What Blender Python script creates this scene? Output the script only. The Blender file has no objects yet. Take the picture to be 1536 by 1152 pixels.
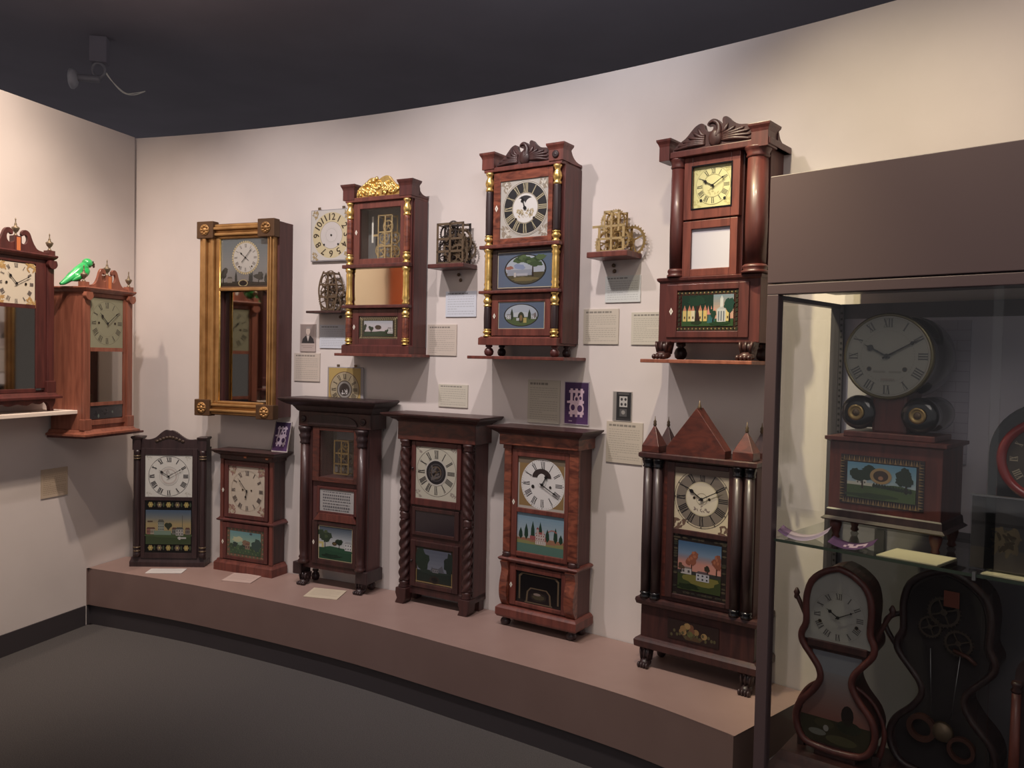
import bpy, bmesh, math, random
from mathutils import Vector, Matrix
R_ = math.radians
sc = bpy.context.scene
COL = sc.collection

# ------------------------------------------------------------------ camera, world, light, exposure
cam_d = bpy.data.cameras.new('camera'); cam = bpy.data.objects.new('camera', cam_d); COL.objects.link(cam)
cam_d.sensor_fit = 'HORIZONTAL'; cam_d.sensor_width = 36.0; cam_d.lens = 36.0*1220/1536
cam_d.clip_start = .02
CAMH = 1.5; PITCH = .032; ROLL = .0205
cam.matrix_world = Matrix.Translation((0, 0, CAMH)) @ Matrix.Rotation(math.pi/2-PITCH, 4, 'X') @ Matrix.Rotation(ROLL, 4, 'Z')
sc.camera = cam
w = bpy.data.worlds.new('room_ambience'); sc.world = w; w.use_nodes = True
w.node_tree.nodes['Background'].inputs[0].default_value = (.66, .62, .63, 1)
w.node_tree.nodes['Background'].inputs[1].default_value = .32
sc.view_settings.view_transform = 'Standard'; sc.view_settings.look = 'None'
sc.view_settings.gamma = 1; sc.view_settings.use_curve_mapping = False
sc.view_settings.exposure = 0.2

WC = Vector((-4.306, -2.969)); WR = 7.983       # the long wall is an arc of this circle
def wallpt(th, D=0.0):                           # point D in front of the wall where its tangent has heading th
    t = R_(th); return (WC.x-(WR-D)*math.sin(t), WC.y+(WR-D)*math.cos(t))
L0 = Vector((-2.45, 3.89)); DL = Vector((.299, .954)); NL = Vector((.954, -.299)); THL = math.degrees(math.atan2(.954, .299))
def leftpt(s, D=0.0): p = L0+DL*s+NL*D; return (p.x, p.y)

def spot(name, loc, target, power, col, angle=70, blend=.8, rad=.035):
    l = bpy.data.lights.new(name, 'SPOT'); l.energy = power; l.color = col; l.spot_size = R_(angle); l.spot_blend = blend; l.shadow_soft_size = rad
    o = bpy.data.objects.new(name, l); COL.objects.link(o); o.location = loc
    o.rotation_euler = (Vector(target)-Vector(loc)).to_track_quat('-Z', 'Y').to_euler()
    return o
NEUT = (1, .89, .86); WARM = (1, .85, .60); PEACH = (1, .81, .66)
for th, D, tth, tz, pw, c, an in ((-17, 1.3, -15.5, 1.15, 54, PEACH, 78), (-24, 1.4, -22.5, 1.15, 86, NEUT, 82), (-31, 1.4, -30.5, 1.2, 90, NEUT, 82),
                                  (-38, 1.35, -36.5, 1.25, 74, NEUT, 78), (-42.5, 1.25, -44.3, 1.3, 90, WARM, 74), (-37.5, .95, -45, 1.0, 200, (1, .86, .5), 38)):
    x, y = wallpt(th, D); tx, ty = wallpt(tth)
    spot('track_spot', (x, y, 3.29), (tx, ty, tz), pw, c, an, .95)
x, y = leftpt(-.3, 1.2); tx, ty = leftpt(-.12)
spot('track_spot', (x, y, 3.26), (tx, ty, 1.35), 112, PEACH, 76, .95)
x, y = leftpt(-1.2, 1.3); tx, ty = leftpt(-1.0)
spot('track_spot', (x, y, 3.28), (tx, ty, 1.7), 90, PEACH, 72)
x, y = wallpt(-50, 1.2); tx, ty = wallpt(-51)
spot('track_spot', (x, y, 3.28), (tx, ty, 2.1), 20, PEACH, 76)
al = bpy.data.lights.new('room_fill', 'AREA'); al.shape = 'DISK'; al.size = 2.2; al.energy = 24; al.color = (1, .88, .82)
ao = bpy.data.objects.new('room_fill', al); COL.objects.link(ao); ao.location = (.0, .2, 3.3)
ao.rotation_euler = (Vector((-.6, 3.2, .8))-Vector(ao.location)).to_track_quat('-Z', 'Y').to_euler()
spot('ceiling_glow_fill', (.15, 2.2, 2.75), (.1, 2.9, 3.34), 44, (.88, .91, 1), 130, 1, .1)  # added uplight that makes the ceiling glow, no fixture behind it

# ------------------------------------------------------------------ materials
def lin(c):
    if isinstance(c, str): c = tuple(int(c[i:i+2], 16) for i in (0, 2, 4))
    r = [v/255 for v in c]
    return tuple(v/12.92 if v <= .04045 else ((v+.055)/1.055)**2.4 for v in r)+(1,)
MATS = {}
def mat(name, c, rough=.6, metal=0, coat=0, spec=.5, bump=0, bscale=60):
    if name in MATS: return MATS[name]
    m = bpy.data.materials.new(name); m.use_nodes = True; n = m.node_tree; b = n.nodes['Principled BSDF']
    b.inputs['Base Color'].default_value = lin(c); b.inputs['Roughness'].default_value = rough; b.inputs['Metallic'].default_value = metal
    b.inputs['Coat Weight'].default_value = coat; b.inputs['Coat Roughness'].default_value = .15; b.inputs['Specular IOR Level'].default_value = spec
    if bump:
        t = n.nodes.new('ShaderNodeTexCoord'); z = n.nodes.new('ShaderNodeTexNoise'); z.inputs['Scale'].default_value = bscale; z.inputs['Detail'].default_value = 4
        bp = n.nodes.new('ShaderNodeBump'); bp.inputs['Strength'].default_value = bump; bp.inputs['Distance'].default_value = .004
        n.links.new(t.outputs['Object'], z.inputs['Vector']); n.links.new(z.outputs['Fac'], bp.inputs['Height']); n.links.new(bp.outputs[0], b.inputs['Normal'])
    MATS[name] = m; return m
def noisy(name, c1, c2, rough=.9, scale=8, stretch=(1, 1, 1), coat=0, detail=5, metal=0, bump=0, distort=0, pos=(.35, .65)):
    if name in MATS: return MATS[name]
    m = mat(name, c1, rough, metal, coat); n = m.node_tree; b = n.nodes['Principled BSDF']
    t = n.nodes.new('ShaderNodeTexCoord'); mp = n.nodes.new('ShaderNodeMapping'); mp.inputs['Scale'].default_value = stretch
    z = n.nodes.new('ShaderNodeTexNoise'); z.inputs['Scale'].default_value = scale; z.inputs['Detail'].default_value = detail; z.inputs['Distortion'].default_value = distort
    r = n.nodes.new('ShaderNodeValToRGB'); r.color_ramp.elements[0].color = lin(c1); r.color_ramp.elements[1].color = lin(c2)
    r.color_ramp.elements[0].position = pos[0]; r.color_ramp.elements[1].position = pos[1]
    n.links.new(t.outputs['Object'], mp.inputs['Vector']); n.links.new(mp.outputs[0], z.inputs['Vector']); n.links.new(z.outputs['Fac'], r.inputs['Fac']); n.links.new(r.outputs[0], b.inputs['Base Color'])
    if bump:
        bp = n.nodes.new('ShaderNodeBump'); bp.inputs['Strength'].default_value = bump; bp.inputs['Distance'].default_value = .003
        n.links.new(z.outputs['Fac'], bp.inputs['Height']); n.links.new(bp.outputs[0], b.inputs['Normal'])
    return m
def wood(name, c1, c2, rough=.44, coat=.18): return noisy(name, c1, c2, rough, 9, (5, 5, .55), coat, 6, distort=.6)
def flame(name, c1, c2): return noisy(name, c1, c2, .35, 16, (.5, 1, 1.5), .35, 4, distort=2.2)
M = dict(
 wall=noisy('wall_paint', (214, 205, 200), (220, 211, 206), .92, 3, bump=.03), ceil=noisy('black_ceiling_paint', (122, 117, 126), (128, 123, 132), .95, 2),
 carpet=noisy('charcoal_carpet', (72, 68, 68), (92, 88, 86), 1, 260, bump=.8, detail=2), vinyl=mat('black_vinyl', (62, 57, 60), .55),
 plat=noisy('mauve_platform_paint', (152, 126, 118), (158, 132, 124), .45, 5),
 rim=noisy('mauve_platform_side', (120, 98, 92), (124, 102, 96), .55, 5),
 casep=mat('plum_brown_case_paint', (90, 74, 77), .45),
 dark=wood('dark_mahogany', (50, 29, 29), (70, 40, 37)), carved=wood('dark_carved_mahogany', (54, 34, 34), (76, 48, 46), .45, .1), darker=wood('ebonised_wood', (42, 29, 31), (58, 41, 42), .45, .15),
 red=wood('red_mahogany', (88, 44, 38), (116, 62, 52)), deep=wood('deep_red_mahogany', (72, 35, 33), (92, 46, 42)),
 tan=wood('light_mahogany', (124, 72, 56), (150, 92, 72)), tanfl=mat('satinwood_inlay', (206, 120, 72), .4, coat=.3), plum=wood('plum_side_wood', (80, 48, 47), (94, 58, 56), .55, .1),
 flame=flame('flame_veneer', (84, 42, 34), (140, 78, 58)), flamed=flame('dark_flame_veneer', (64, 32, 28), (98, 48, 38)),
 gold=noisy('gold_leaf', (226, 186, 104), (248, 216, 140), .3, 40, metal=.8, bump=.2), goldd=noisy('dull_gold_gilding', (156, 116, 70), (186, 144, 92), .45, 12, metal=.5, bump=.15),
 brass=mat('aged_brass', (176, 150, 100), .38, .85), brassd=mat('dark_oxidised_brass', (112, 96, 78), .5, .6), brassl=mat('light_brass', (208, 184, 134), .4, .7),
 steel=mat('steel', (150, 150, 152), .35, .9), iron=mat('black_lacquer', (24, 24, 28), .16, 0, .6), ink=mat('black_hand_paint', (24, 22, 24), .4),
 bone=mat('bone_escutcheon', (228, 222, 210), .5), pewter=mat('brass_finial', (128, 114, 94), .45, .6),
 green=noisy('green_plastic', (48, 168, 88), (74, 200, 118), .3, 20, coat=.4), beak=mat('brown_plastic', (80, 52, 40), .5),
 white=mat('white_shelf_paint', (236, 222, 208), .5), lav=mat('pale_reflection_tone', (206, 202, 212), .8), backd=mat('dark_reflection_tone', (112, 110, 116), .8),
 camp=mat('grey_camera_plastic', (128, 126, 132), .5), black=mat('flat_black', (18, 18, 20), .8), paper=mat('aged_card_edge', (190, 180, 162), .9),
 strip=mat('grey_shelf_standard', (92, 88, 92), .5, .5), tag=mat('pink_tag_paper', (206, 150, 150), .8), room=mat('far_room_paint', (70, 66, 68), .9),
)
def artmat(name='painted_surface', rough=.45, coat=0, sat=.9, val=.88):
    m = bpy.data.materials.new(name); m.use_nodes = True; b = m.node_tree.nodes['Principled BSDF']
    a = m.node_tree.nodes.new('ShaderNodeVertexColor'); a.layer_name = 'Col'
    h = m.node_tree.nodes.new('ShaderNodeHueSaturation'); h.inputs['Saturation'].default_value = sat; h.inputs['Value'].default_value = val
    m.node_tree.links.new(a.outputs[0], h.inputs['Color']); m.node_tree.links.new(h.outputs[0], b.inputs['Base Color']); b.inputs['Roughness'].default_value = rough; b.inputs['Coat Weight'].default_value = coat
    return m
M['art'] = artmat(); M['artg'] = artmat('reverse_painted_glass', .25, .5, .82, .68); M['arte'] = artmat('printed_paper', .8, 0, .8, .92)
def glassmat(name, tint, refl):
    m = bpy.data.materials.new(name); m.use_nodes = True; n = m.node_tree; n.nodes.remove(n.nodes['Principled BSDF']); out = n.nodes['Material Output']
    tr = n.nodes.new('ShaderNodeBsdfTransparent'); tr.inputs[0].default_value = tint; gl = n.nodes.new('ShaderNodeBsdfGlossy'); gl.inputs['Roughness'].default_value = .02
    lw = n.nodes.new('ShaderNodeLayerWeight'); lw.inputs['Blend'].default_value = .5; mx = n.nodes.new('ShaderNodeMixShader')
    pw = n.nodes.new('ShaderNodeMath'); pw.operation = 'POWER'; pw.inputs[1].default_value = 4.5; n.links.new(lw.outputs['Facing'], pw.inputs[0])
    fr = n.nodes.new('ShaderNodeMath'); fr.operation = 'MULTIPLY_ADD'; fr.inputs[1].default_value = .9; fr.inputs[2].default_value = refl; n.links.new(pw.outputs[0], fr.inputs[0])
    n.links.new(fr.outputs[0], mx.inputs[0]); n.links.new(tr.outputs[0], mx.inputs[1]); n.links.new(gl.outputs[0], mx.inputs[2]); n.links.new(mx.outputs[0], out.inputs[0])
    return m
M['glass'] = glassmat('clear_glass', (.96, .97, .965, 1), .035); M['cglass'] = glassmat('display_case_glass', (.975, .98, .975, 1), .03); M['sglass'] = glassmat('shelf_glass', (.9, .93, .915, 1), .05)
M['mirror'] = mat('old_mirror', (176, 172, 166), .05, 1); M['gmirror'] = mat('warm_mirror', (216, 206, 180), .06, 1)

# ------------------------------------------------------------------ mesh helpers
def B(): return bmesh.new()
def box(bm, x0, x1, y0, y1, z0, z1):
    v = [bm.verts.new((x, y, z)) for x in (x0, x1) for y in (y0, y1) for z in (z0, z1)]
    for f in ((0, 1, 3, 2), (4, 6, 7, 5), (0, 4, 5, 1), (2, 3, 7, 6), (0, 2, 6, 4), (1, 5, 7, 3)): bm.faces.new([v[i] for i in f])
    return bm
def frame(bm, o, i, y0, y1):                    # rectangular frame: outer (x0,x1,z0,z1), inner
    box(bm, o[0], i[0], y0, y1, o[2], o[3]); box(bm, i[1], o[1], y0, y1, o[2], o[3])
    box(bm, i[0], i[1], y0, y1, o[2], i[2]); box(bm, i[0], i[1], y0, y1, i[3], o[3]); return bm
def prism(bm, pts, y0, y1):                     # outline in x,z extruded along y
    a = [bm.verts.new((x, y0, z)) for x, z in pts]; b = [bm.verts.new((x, y1, z)) for x, z in pts]; n = len(pts)
    f1 = bm.faces.new(a); f2 = bm.faces.new(b[::-1])
    for i in range(n): bm.faces.new((a[i], b[i], b[(i+1) % n], a[(i+1) % n]))
    bm.normal_update(); bmesh.ops.triangulate(bm, faces=[f1, f2]); return bm
def loft(bm, x0, x1, y0, y1, prof, back=False): # rectangle growing by o at height z; back=True keeps the rear face flush
    rings = []
    for z, o in prof:
        yb = y1 if back else y1+o
        rings.append([bm.verts.new(p) for p in ((x0-o, y0-o, z), (x1+o, y0-o, z), (x1+o, yb, z), (x0-o, yb, z))])
    for r, s in zip(rings, rings[1:]):
        for i in range(4): bm.faces.new((r[i], r[(i+1) % 4], s[(i+1) % 4], s[i]))
    bm.faces.new(rings[0][::-1]); bm.faces.new(rings[-1]); return bm
def lathe(bm, c, prof, n=20, axis='z', half=False, twist=None):   # prof: (radius, height)
    rings = []
    for r, h in prof:
        ring = []
        for k in range(n):
            a = 2*math.pi*k/n; rr = max(r, .0002)
            if twist: rr *= 1+twist[0]*math.cos(twist[2]*a-twist[1]*h)
            u, v = rr*math.cos(a), rr*math.sin(a)
            p = (c[0]+u, c[1]+v, c[2]+h) if axis == 'z' else (c[0]+u, c[1]+h, c[2]+v) if axis == 'y' else (c[0]+h, c[1]+u, c[2]+v)
            ring.append(bm.verts.new(p))
        rings.append(ring)
    for r, s in zip(rings, rings[1:]):
        for i in range(n):
            f = bm.faces.new((r[i], r[(i+1) % n], s[(i+1) % n], s[i])); f.smooth = True
    bm.faces.new(rings[0][::-1]); bm.faces.new(rings[-1]); return bm
def ball(bm, c, rx, ry=None, rz=None, n=10, rot=None):
    ry = ry or rx; rz = rz or rx
    m = Matrix.Translation(c) @ (rot or Matrix.Identity(4)) @ Matrix.Diagonal((rx, ry, rz, 1))
    r = bmesh.ops.create_uvsphere(bm, u_segments=n+2, v_segments=n-2, radius=1, matrix=m)
    for v in r['verts']:
        for f in v.link_faces: f.smooth = True
    return bm
def tube(bm, pts, r, n=8, closed=False):
    pts = [Vector(p) for p in pts]; N = len(pts); rings = []
    rr = r if isinstance(r, (list, tuple)) else [r]*N
    up = Vector((.13, .97, .2))
    for i, p in enumerate(pts):
        a = pts[(i-1) % N] if closed or i else p; b = pts[(i+1) % N] if closed or i < N-1 else p
        t = (b-a).normalized(); s = t.cross(up).normalized(); q = s.cross(t)
        rings.append([bm.verts.new(p+(s*math.cos(2*math.pi*k/n)+q*math.sin(2*math.pi*k/n))*rr[i]) for k in range(n)])
    pairs = list(zip(rings, rings[1:]))+([(rings[-1], rings[0])] if closed else [])
    for a, b in pairs:
        for k in range(n):
            f = bm.faces.new((a[k], a[(k+1) % n], b[(k+1) % n], b[k])); f.smooth = True
    if not closed: bm.faces.new(rings[0][::-1]); bm.faces.new(rings[-1])
    return bm
def spline(pts, k=6):                           # Catmull-Rom through 2D points
    out = []; n = len(pts)
    for i in range(n-1):
        p0, p1, p2, p3 = pts[max(i-1, 0)], pts[i], pts[i+1], pts[min(i+2, n-1)]
        for j in range(k):
            t = j/k
            out.append(tuple(.5*((2*b)+(-a+c)*t+(2*a-5*b+4*c-d)*t*t+(-a+3*b-3*c+d)*t**3) for a, b, c, d in zip(p0, p1, p2, p3)))
    return out+[tuple(pts[-1])]
def ring(bm, c, r, w, y0, y1, n=36, axis='y'):   # flat annulus with thickness, facing -y
    P = [[bm.verts.new((c[0]+q*math.cos(2*math.pi*k/n), y, c[1]+q*math.sin(2*math.pi*k/n))) for k in range(n)] for q, y in ((r-w, y0), (r, y0), (r, y1), (r-w, y1))]
    for i in range(4):
        for k in range(n): bm.faces.new((P[i][k], P[i][(k+1) % n], P[(i+1) % 4][(k+1) % n], P[(i+1) % 4][k]))
    return bm

_font = {}
def glyphs(s):
    if s not in _font:
        cu = bpy.data.curves.new('t', 'FONT'); cu.body = s; cu.size = 1; cu.align_x = 'CENTER'; cu.align_y = 'CENTER'; cu.resolution_u = 3
        o = bpy.data.objects.new('t', cu); COL.objects.link(o); bpy.context.view_layer.update()
        me = bpy.data.meshes.new_from_object(o.evaluated_get(bpy.context.evaluated_depsgraph_get()))
        _font[s] = [[tuple(me.vertices[i].co[:2]) for i in p.vertices] for p in me.polygons]
        bpy.data.objects.remove(o); bpy.data.curves.remove(cu); bpy.data.meshes.remove(me)
    return _font[s]

class Art:                                       # coloured shapes laid on a thin board; unit square maps to (x0,x1,z0,z1)
    def __init__(s, x0, x1, z0, z1, y, bg, thick=.003, side=None):
        s.b = B(); s.cl = s.b.loops.layers.float_color.new('Col'); s.x0, s.x1, s.z0, s.z1, s.y = x0, x1, z0, z1, y; s.n = 0
        box(s.b, x0, x1, y, y+thick, z0, z1); s.b.faces.ensure_lookup_table()
        for f in s.b.faces:
            for l in f.loops: l[s.cl] = lin(bg)
    def raw(s, pts, c):                          # pts in local x,z metres
        s.n += 1; y = s.y-.00002*s.n
        try: f = s.b.faces.new([s.b.verts.new((x, y, z)) for x, z in pts])
        except ValueError: return
        for l in f.loops: l[s.cl] = lin(c)
    def P(s, u, v): return (s.x0+u*(s.x1-s.x0), s.z0+v*(s.z1-s.z0))
    def poly(s, pts, c): s.raw([s.P(*p) for p in pts], c)
    def rect(s, u0, u1, v0, v1, c): s.poly(((u0, v0), (u1, v0), (u1, v1), (u0, v1)), c)
    def ell(s, u, v, a, b, c, n=28, a0=0, a1=360):
        s.poly([(u+a*math.cos(R_(a0+(a1-a0)*k/n)), v+b*math.sin(R_(a0+(a1-a0)*k/n))) for k in range(n+(a1-a0 < 360))], c)
    def blob(s, u, v, a, b, c, seed=0, n=18, j=.25):
        r = random.Random(seed); s.poly([(u+a*q*math.cos(2*math.pi*k/n), v+b*q*math.sin(2*math.pi*k/n)) for k in range(n) for q in (1+r.uniform(-j, j),)], c)
    def grad(s, stops, u0=0, u1=1, n=14):        # stops (v,colour) bottom to top
        for (v0, c0), (v1, c1) in zip(stops, stops[1:]):
            for k in range(n):
                t = (k+.5)/n; s.rect(u0, u1, v0+(v1-v0)*k/n, v0+(v1-v0)*(k+1)/n, tuple(a+(b-a)*t for a, b in zip(c0, c1)))
    def annulus(s, cx, cz, r0, r1, c, n=48, a0=0, a1=360):
        q = max(4, int(n*(a1-a0)/360))
        for k in range(q):
            a, b = R_(a0+(a1-a0)*k/q), R_(a0+(a1-a0)*(k+1)/q)
            s.n -= (k > 0)
            s.raw([(cx+r*math.sin(t), cz+r*math.cos(t)) for r, t in ((r0, a), (r1, a), (r1, b), (r0, b))], c)
    def disc(s, cx, cz, r, c, n=40, rz=None): s.raw([(cx+r*math.cos(2*math.pi*k/n), cz+(rz or r)*math.sin(2*math.pi*k/n)) for k in range(n)], c)
    def line(s, p, q, wd, c):
        d = Vector(q)-Vector(p); d.normalize(); k = Vector((-d[1], d[0]))*wd/2
        s.raw([tuple(Vector(p)+k), tuple(Vector(p)-k), tuple(Vector(q)-k), tuple(Vector(q)+k)], c)
    def text(s, t, cx, cz, size, c, rot=0):
        ca, sa = math.cos(rot), math.sin(rot); n0 = s.n
        for p in glyphs(t):
            s.n = n0; s.raw([(cx+(x*ca+z*sa)*size, cz+(-x*sa+z*ca)*size) for x, z in p], c)
        s.n = n0+1
    def romans(s, cx, cz, r0, r1, c, wd=None, thin=.3):
        H = r1-r0; wd = wd or H*.17
        for h, word in enumerate(('XII', 'I', 'II', 'III', 'IIII', 'V', 'VI', 'VII', 'VIII', 'IX', 'X', 'XI')):
            th = 2*math.pi*h/12; n0 = s.n
            W = {'I': 1.75, 'V': 2.9, 'X': 2.9}; tot = sum(W[q] for q in word)*wd; u = -tot/2
            def pt(u_, r): return (cx+r*math.sin(th)+u_*math.cos(th), cz+r*math.cos(th)-u_*math.sin(th))
            def bar(ua, ub, w2): s.n = n0; s.raw([pt(ua-w2/2, r0), pt(ua+w2/2, r0), pt(ub+w2/2, r1), pt(ub-w2/2, r1)], c)
            for q in word:
                k = W[q]*wd; m = u+k/2
                if q == 'I': bar(m, m, wd)
                elif q == 'V': bar(m, m-k*.34, wd); s.n = n0+1; bar(m, m+k*.34, wd*thin)
                else: bar(m+k*.34, m-k*.34, wd); s.n = n0+1; bar(m-k*.34, m+k*.34, wd*thin)
                u += k
            for r in (r0, r1):
                s.n = n0+2; s.raw([pt(-tot/2, r-wd*.12), pt(tot/2, r-wd*.12), pt(tot/2, r+wd*.12), pt(-tot/2, r+wd*.12)], c)
            s.n = n0+3
    def spray(s, cx, cz, w_, h_, c, seed=0, n=9):   # scrolling ornament filling a small area
        r = random.Random(seed)
        for k in range(n):
            x = cx+r.uniform(-.5, .5)*w_; z = cz+r.uniform(-.5, .5)*h_; a = r.uniform(0, 6.3); q = min(w_, h_)*.28
            s.raw([(x+q*math.cos(a)*math.cos(t)-q*.35*math.sin(a)*math.sin(t), z+q*math.sin(a)*math.cos(t)+q*.35*math.cos(a)*math.sin(t)) for t in [i*.7 for i in range(9)]], c)
    # ---- picture elements in unit coordinates
    def poplar(s, u, v, h, w_, c): s.poly([(u, v), (u+w_*.5, v+h*.25), (u+w_*.42, v+h*.6), (u, v+h), (u-w_*.42, v+h*.6), (u-w_*.5, v+h*.25)], c)
    def tree(s, u, v, h, w_, c, trunk, seed=1, hi=None):
        s.poly([(u-.012, v), (u+.012, v), (u+.006, v+h*.6), (u-.006, v+h*.6)], trunk)
        r = random.Random(seed)
        for k in range(7): s.blob(u+r.uniform(-.35, .35)*w_, v+h*(.62+r.uniform(-.2, .22)), w_*.3, h*.17, c, seed*9+k)
        if hi:
            for k in range(4): s.blob(u+r.uniform(-.3, .3)*w_, v+h*(.7+r.uniform(-.15, .2)), w_*.14, h*.07, hi, seed*7+k)
    def house(s, u, v, w_, h_, c, roof, win=None, rows=2, cols=3):
        s.rect(u, u+w_, v, v+h_, c); s.poly([(u-w_*.06, v+h_), (u+w_*1.06, v+h_), (u+w_*.85, v+h_*1.35), (u+w_*.15, v+h_*1.35)], roof)
        if win:
            for i in range(cols):
                for j in range(rows): s.rect(u+w_*(i+.3)/cols, u+w_*(i+.7)/cols, v+h_*(j+.3)/rows, v+h_*(j+.75)/rows, win)
    def rows(s, n, c, seed=0, v0=.08, v1=.82, u0=.07, u1=.93, hgt=.5):   # lines of tiny print too small to read
        r = random.Random(seed)
        for k in range(n):
            v = v1-(v1-v0)*(k+.5)/n; u = u0; e = u1 if (k+1) % 6 else u0+(u1-u0)*r.uniform(.3, .7)
            while u < e:
                l = r.uniform(.03, .09); n0 = s.n; s.rect(u, min(u+l, e), v-(v1-v0)/n*hgt*.5, v+(v1-v0)/n*hgt*.3, c); s.n = n0; u += l+.018
        s.n += 1

def link(name, bm, m, parent=None, bevel=0, z0=0, dx=0):
    bmesh.ops.recalc_face_normals(bm, faces=bm.faces) if m not in (M['art'], M['artg'], M['arte']) else None
    if z0 or dx: bmesh.ops.translate(bm, vec=(dx, 0, -z0), verts=bm.verts)
    me = bpy.data.meshes.new(name); bm.to_mesh(me); bm.free(); me.materials.append(m)
    o = bpy.data.objects.new(name, me); COL.objects.link(o)
    if parent: o.parent = parent
    if bevel:
        b = o.modifiers.new('edge', 'BEVEL'); b.width = bevel; b.segments = 2; b.limit_method = 'ANGLE'; b.angle_limit = R_(40)
    return o
def tag(o, label, cat, group=None, kind=None):
    if label: o['label'] = label
    if cat: o['category'] = cat
    if group: o['group'] = group
    if kind: o['kind'] = kind
    return o
class Thing:                                     # Empty at the base; geometry is given in local x, y (0 front, + to the back) and room height z
    def __init__(s, name, label, cat, x, y, th, z0, cx=0, group=None):
        s.o = bpy.data.objects.new(name, None); COL.objects.link(s.o); s.z0 = z0; s.cx = cx; t = R_(th); s.o.empty_display_size = .05
        s.o.location = (x+cx*math.cos(t), y+cx*math.sin(t), z0); s.o.rotation_euler = (0, 0, t); tag(s.o, label, cat, group)
    def part(s, name, bm, m, parent=None, bevel=0, label=None):
        if isinstance(bm, Art): bm = bm.b
        o = link(name, bm, m, parent or s.o, bevel, s.z0, -s.cx)
        if label: o['label'] = label
        return o
def solo(name, bm, m, label, cat, x, y, th, z0, group=None, bevel=0, cx=0):
    if isinstance(bm, Art): bm = bm.b
    o = link(name, bm, m, None, bevel, z0, -cx); t = R_(th); o.location = (x+cx*math.cos(t), y+cx*math.sin(t), z0); o.rotation_euler = (0, 0, t)
    return tag(o, label, cat, group)
def struct(name, bm, m, bevel=0):
    o = link(name, bm, m, None, bevel); o['kind'] = 'structure'; return o

# ------------------------------------------------------------------ the room
def arcband(bm, ths, z0, z1, Da, Db):            # curved slab between wall offsets Da (front) and Db (back)
    v = []
    for t in ths:
        a, b = wallpt(t, Da), wallpt(t, Db); v.append([bm.verts.new((*a, z0)), bm.verts.new((*a, z1)), bm.verts.new((*b, z1)), bm.verts.new((*b, z0))])
    for p, q in zip(v, v[1:]):
        for i in range(4):
            f = bm.faces.new((p[i], q[i], q[(i+1) % 4], p[(i+1) % 4])); f.smooth = False
    bm.faces.new(v[0]); bm.faces.new(v[-1][::-1]); return bm
fr = lambda a, b, n: [a+(b-a)*k/n for k in range(n+1)]
struct('wall_back', arcband(B(), fr(-15.2, -66, 90), 0, 2.72, 0, -.12), M['wall'])
b = B(); p0 = leftpt(-3.2); p1 = leftpt(.86); q0 = leftpt(-3.2, -.12); q1 = leftpt(.98, -.12)
vs = [bm_ for bm_ in ()]
def slab(bm, pts, z0, z1):
    a = [bm.verts.new((x, y, z0)) for x, y in pts]; c = [bm.verts.new((x, y, z1)) for x, y in pts]; n = len(pts)
    bm.faces.new(a[::-1]); bm.faces.new(c)
    for i in range(n): bm.faces.new((a[i], a[(i+1) % n], c[(i+1) % n], c[i]))
    return bm
struct('wall_left', slab(b, (p0, p1, q1, q0), 0, 2.72), M['wall'])
struct('floor', box(B(), -5, 5, -2.5, 8, -.06, 0), M['carpet'])
struct('ceiling', box(B(), -10, 8, -1, 15, 3.34, 3.42), M['ceil'])
struct('wall_far', box(B(), -10, 8, 15, 15.1, 0, 3.34), M['ceil'])
p0 = leftpt(-3.2); p1 = leftpt(.51); q0 = leftpt(-3.2, .008); q1 = leftpt(.51, .008)
struct('baseboard_left', slab(B(), (p0, p1, q1, q0), 0, .108), M['vinyl'])
# platform: front edge follows measured points
PE = spline([(-2.312, 4.404), (-1.634, 4.127), (-.794, 3.685), (-.162, 3.272), (.257, 2.98), (.512, 2.776), (.733, 2.557)], 8)
end = (1.09, 2.905)
back = [wallpt(t, .004) for t in fr(-42.7, -17.0, 26)]
poly = PE[:-1]+[(.722, 2.568), (.742, 2.566)]+back
def platform(z0, z1, inset):
    bm = B(); pts = []
    for i, p in enumerate(PE):
        a = Vector(PE[max(i-1, 0)]); c = Vector(PE[min(i+1, len(PE)-1)]); t = (c-a).normalized(); pts.append(tuple(Vector(p)+Vector((-t.y, t.x))*inset))
    if inset > 0: pts[-1] = (pts[-1][0]-.004, pts[-1][1])
    pts = pts+back+[leftpt(.80, .005), leftpt(.52, .005)]
    a = [bm.verts.new((x, y, z0)) for x, y in pts]; c = [bm.verts.new((x, y, z1)) for x, y in pts]; n = len(pts)
    f = [bm.faces.new(a[::-1]), bm.faces.new(c)]
    for i in range(n): bm.faces.new((a[i], a[(i+1) % n], c[(i+1) % n], c[i]))
    bm.normal_update(); bmesh.ops.triangulate(bm, faces=f); return bm
pl = bpy.data.objects.new('display_platform', None); COL.objects.link(pl); tag(pl, 'long low curved mauve display platform running along the foot of the pale wall', 'platform')
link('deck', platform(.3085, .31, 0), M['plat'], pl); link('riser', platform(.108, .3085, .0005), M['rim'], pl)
k = platform(0, .108, .012); link('toe_kick', k, M['vinyl'], pl)
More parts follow.
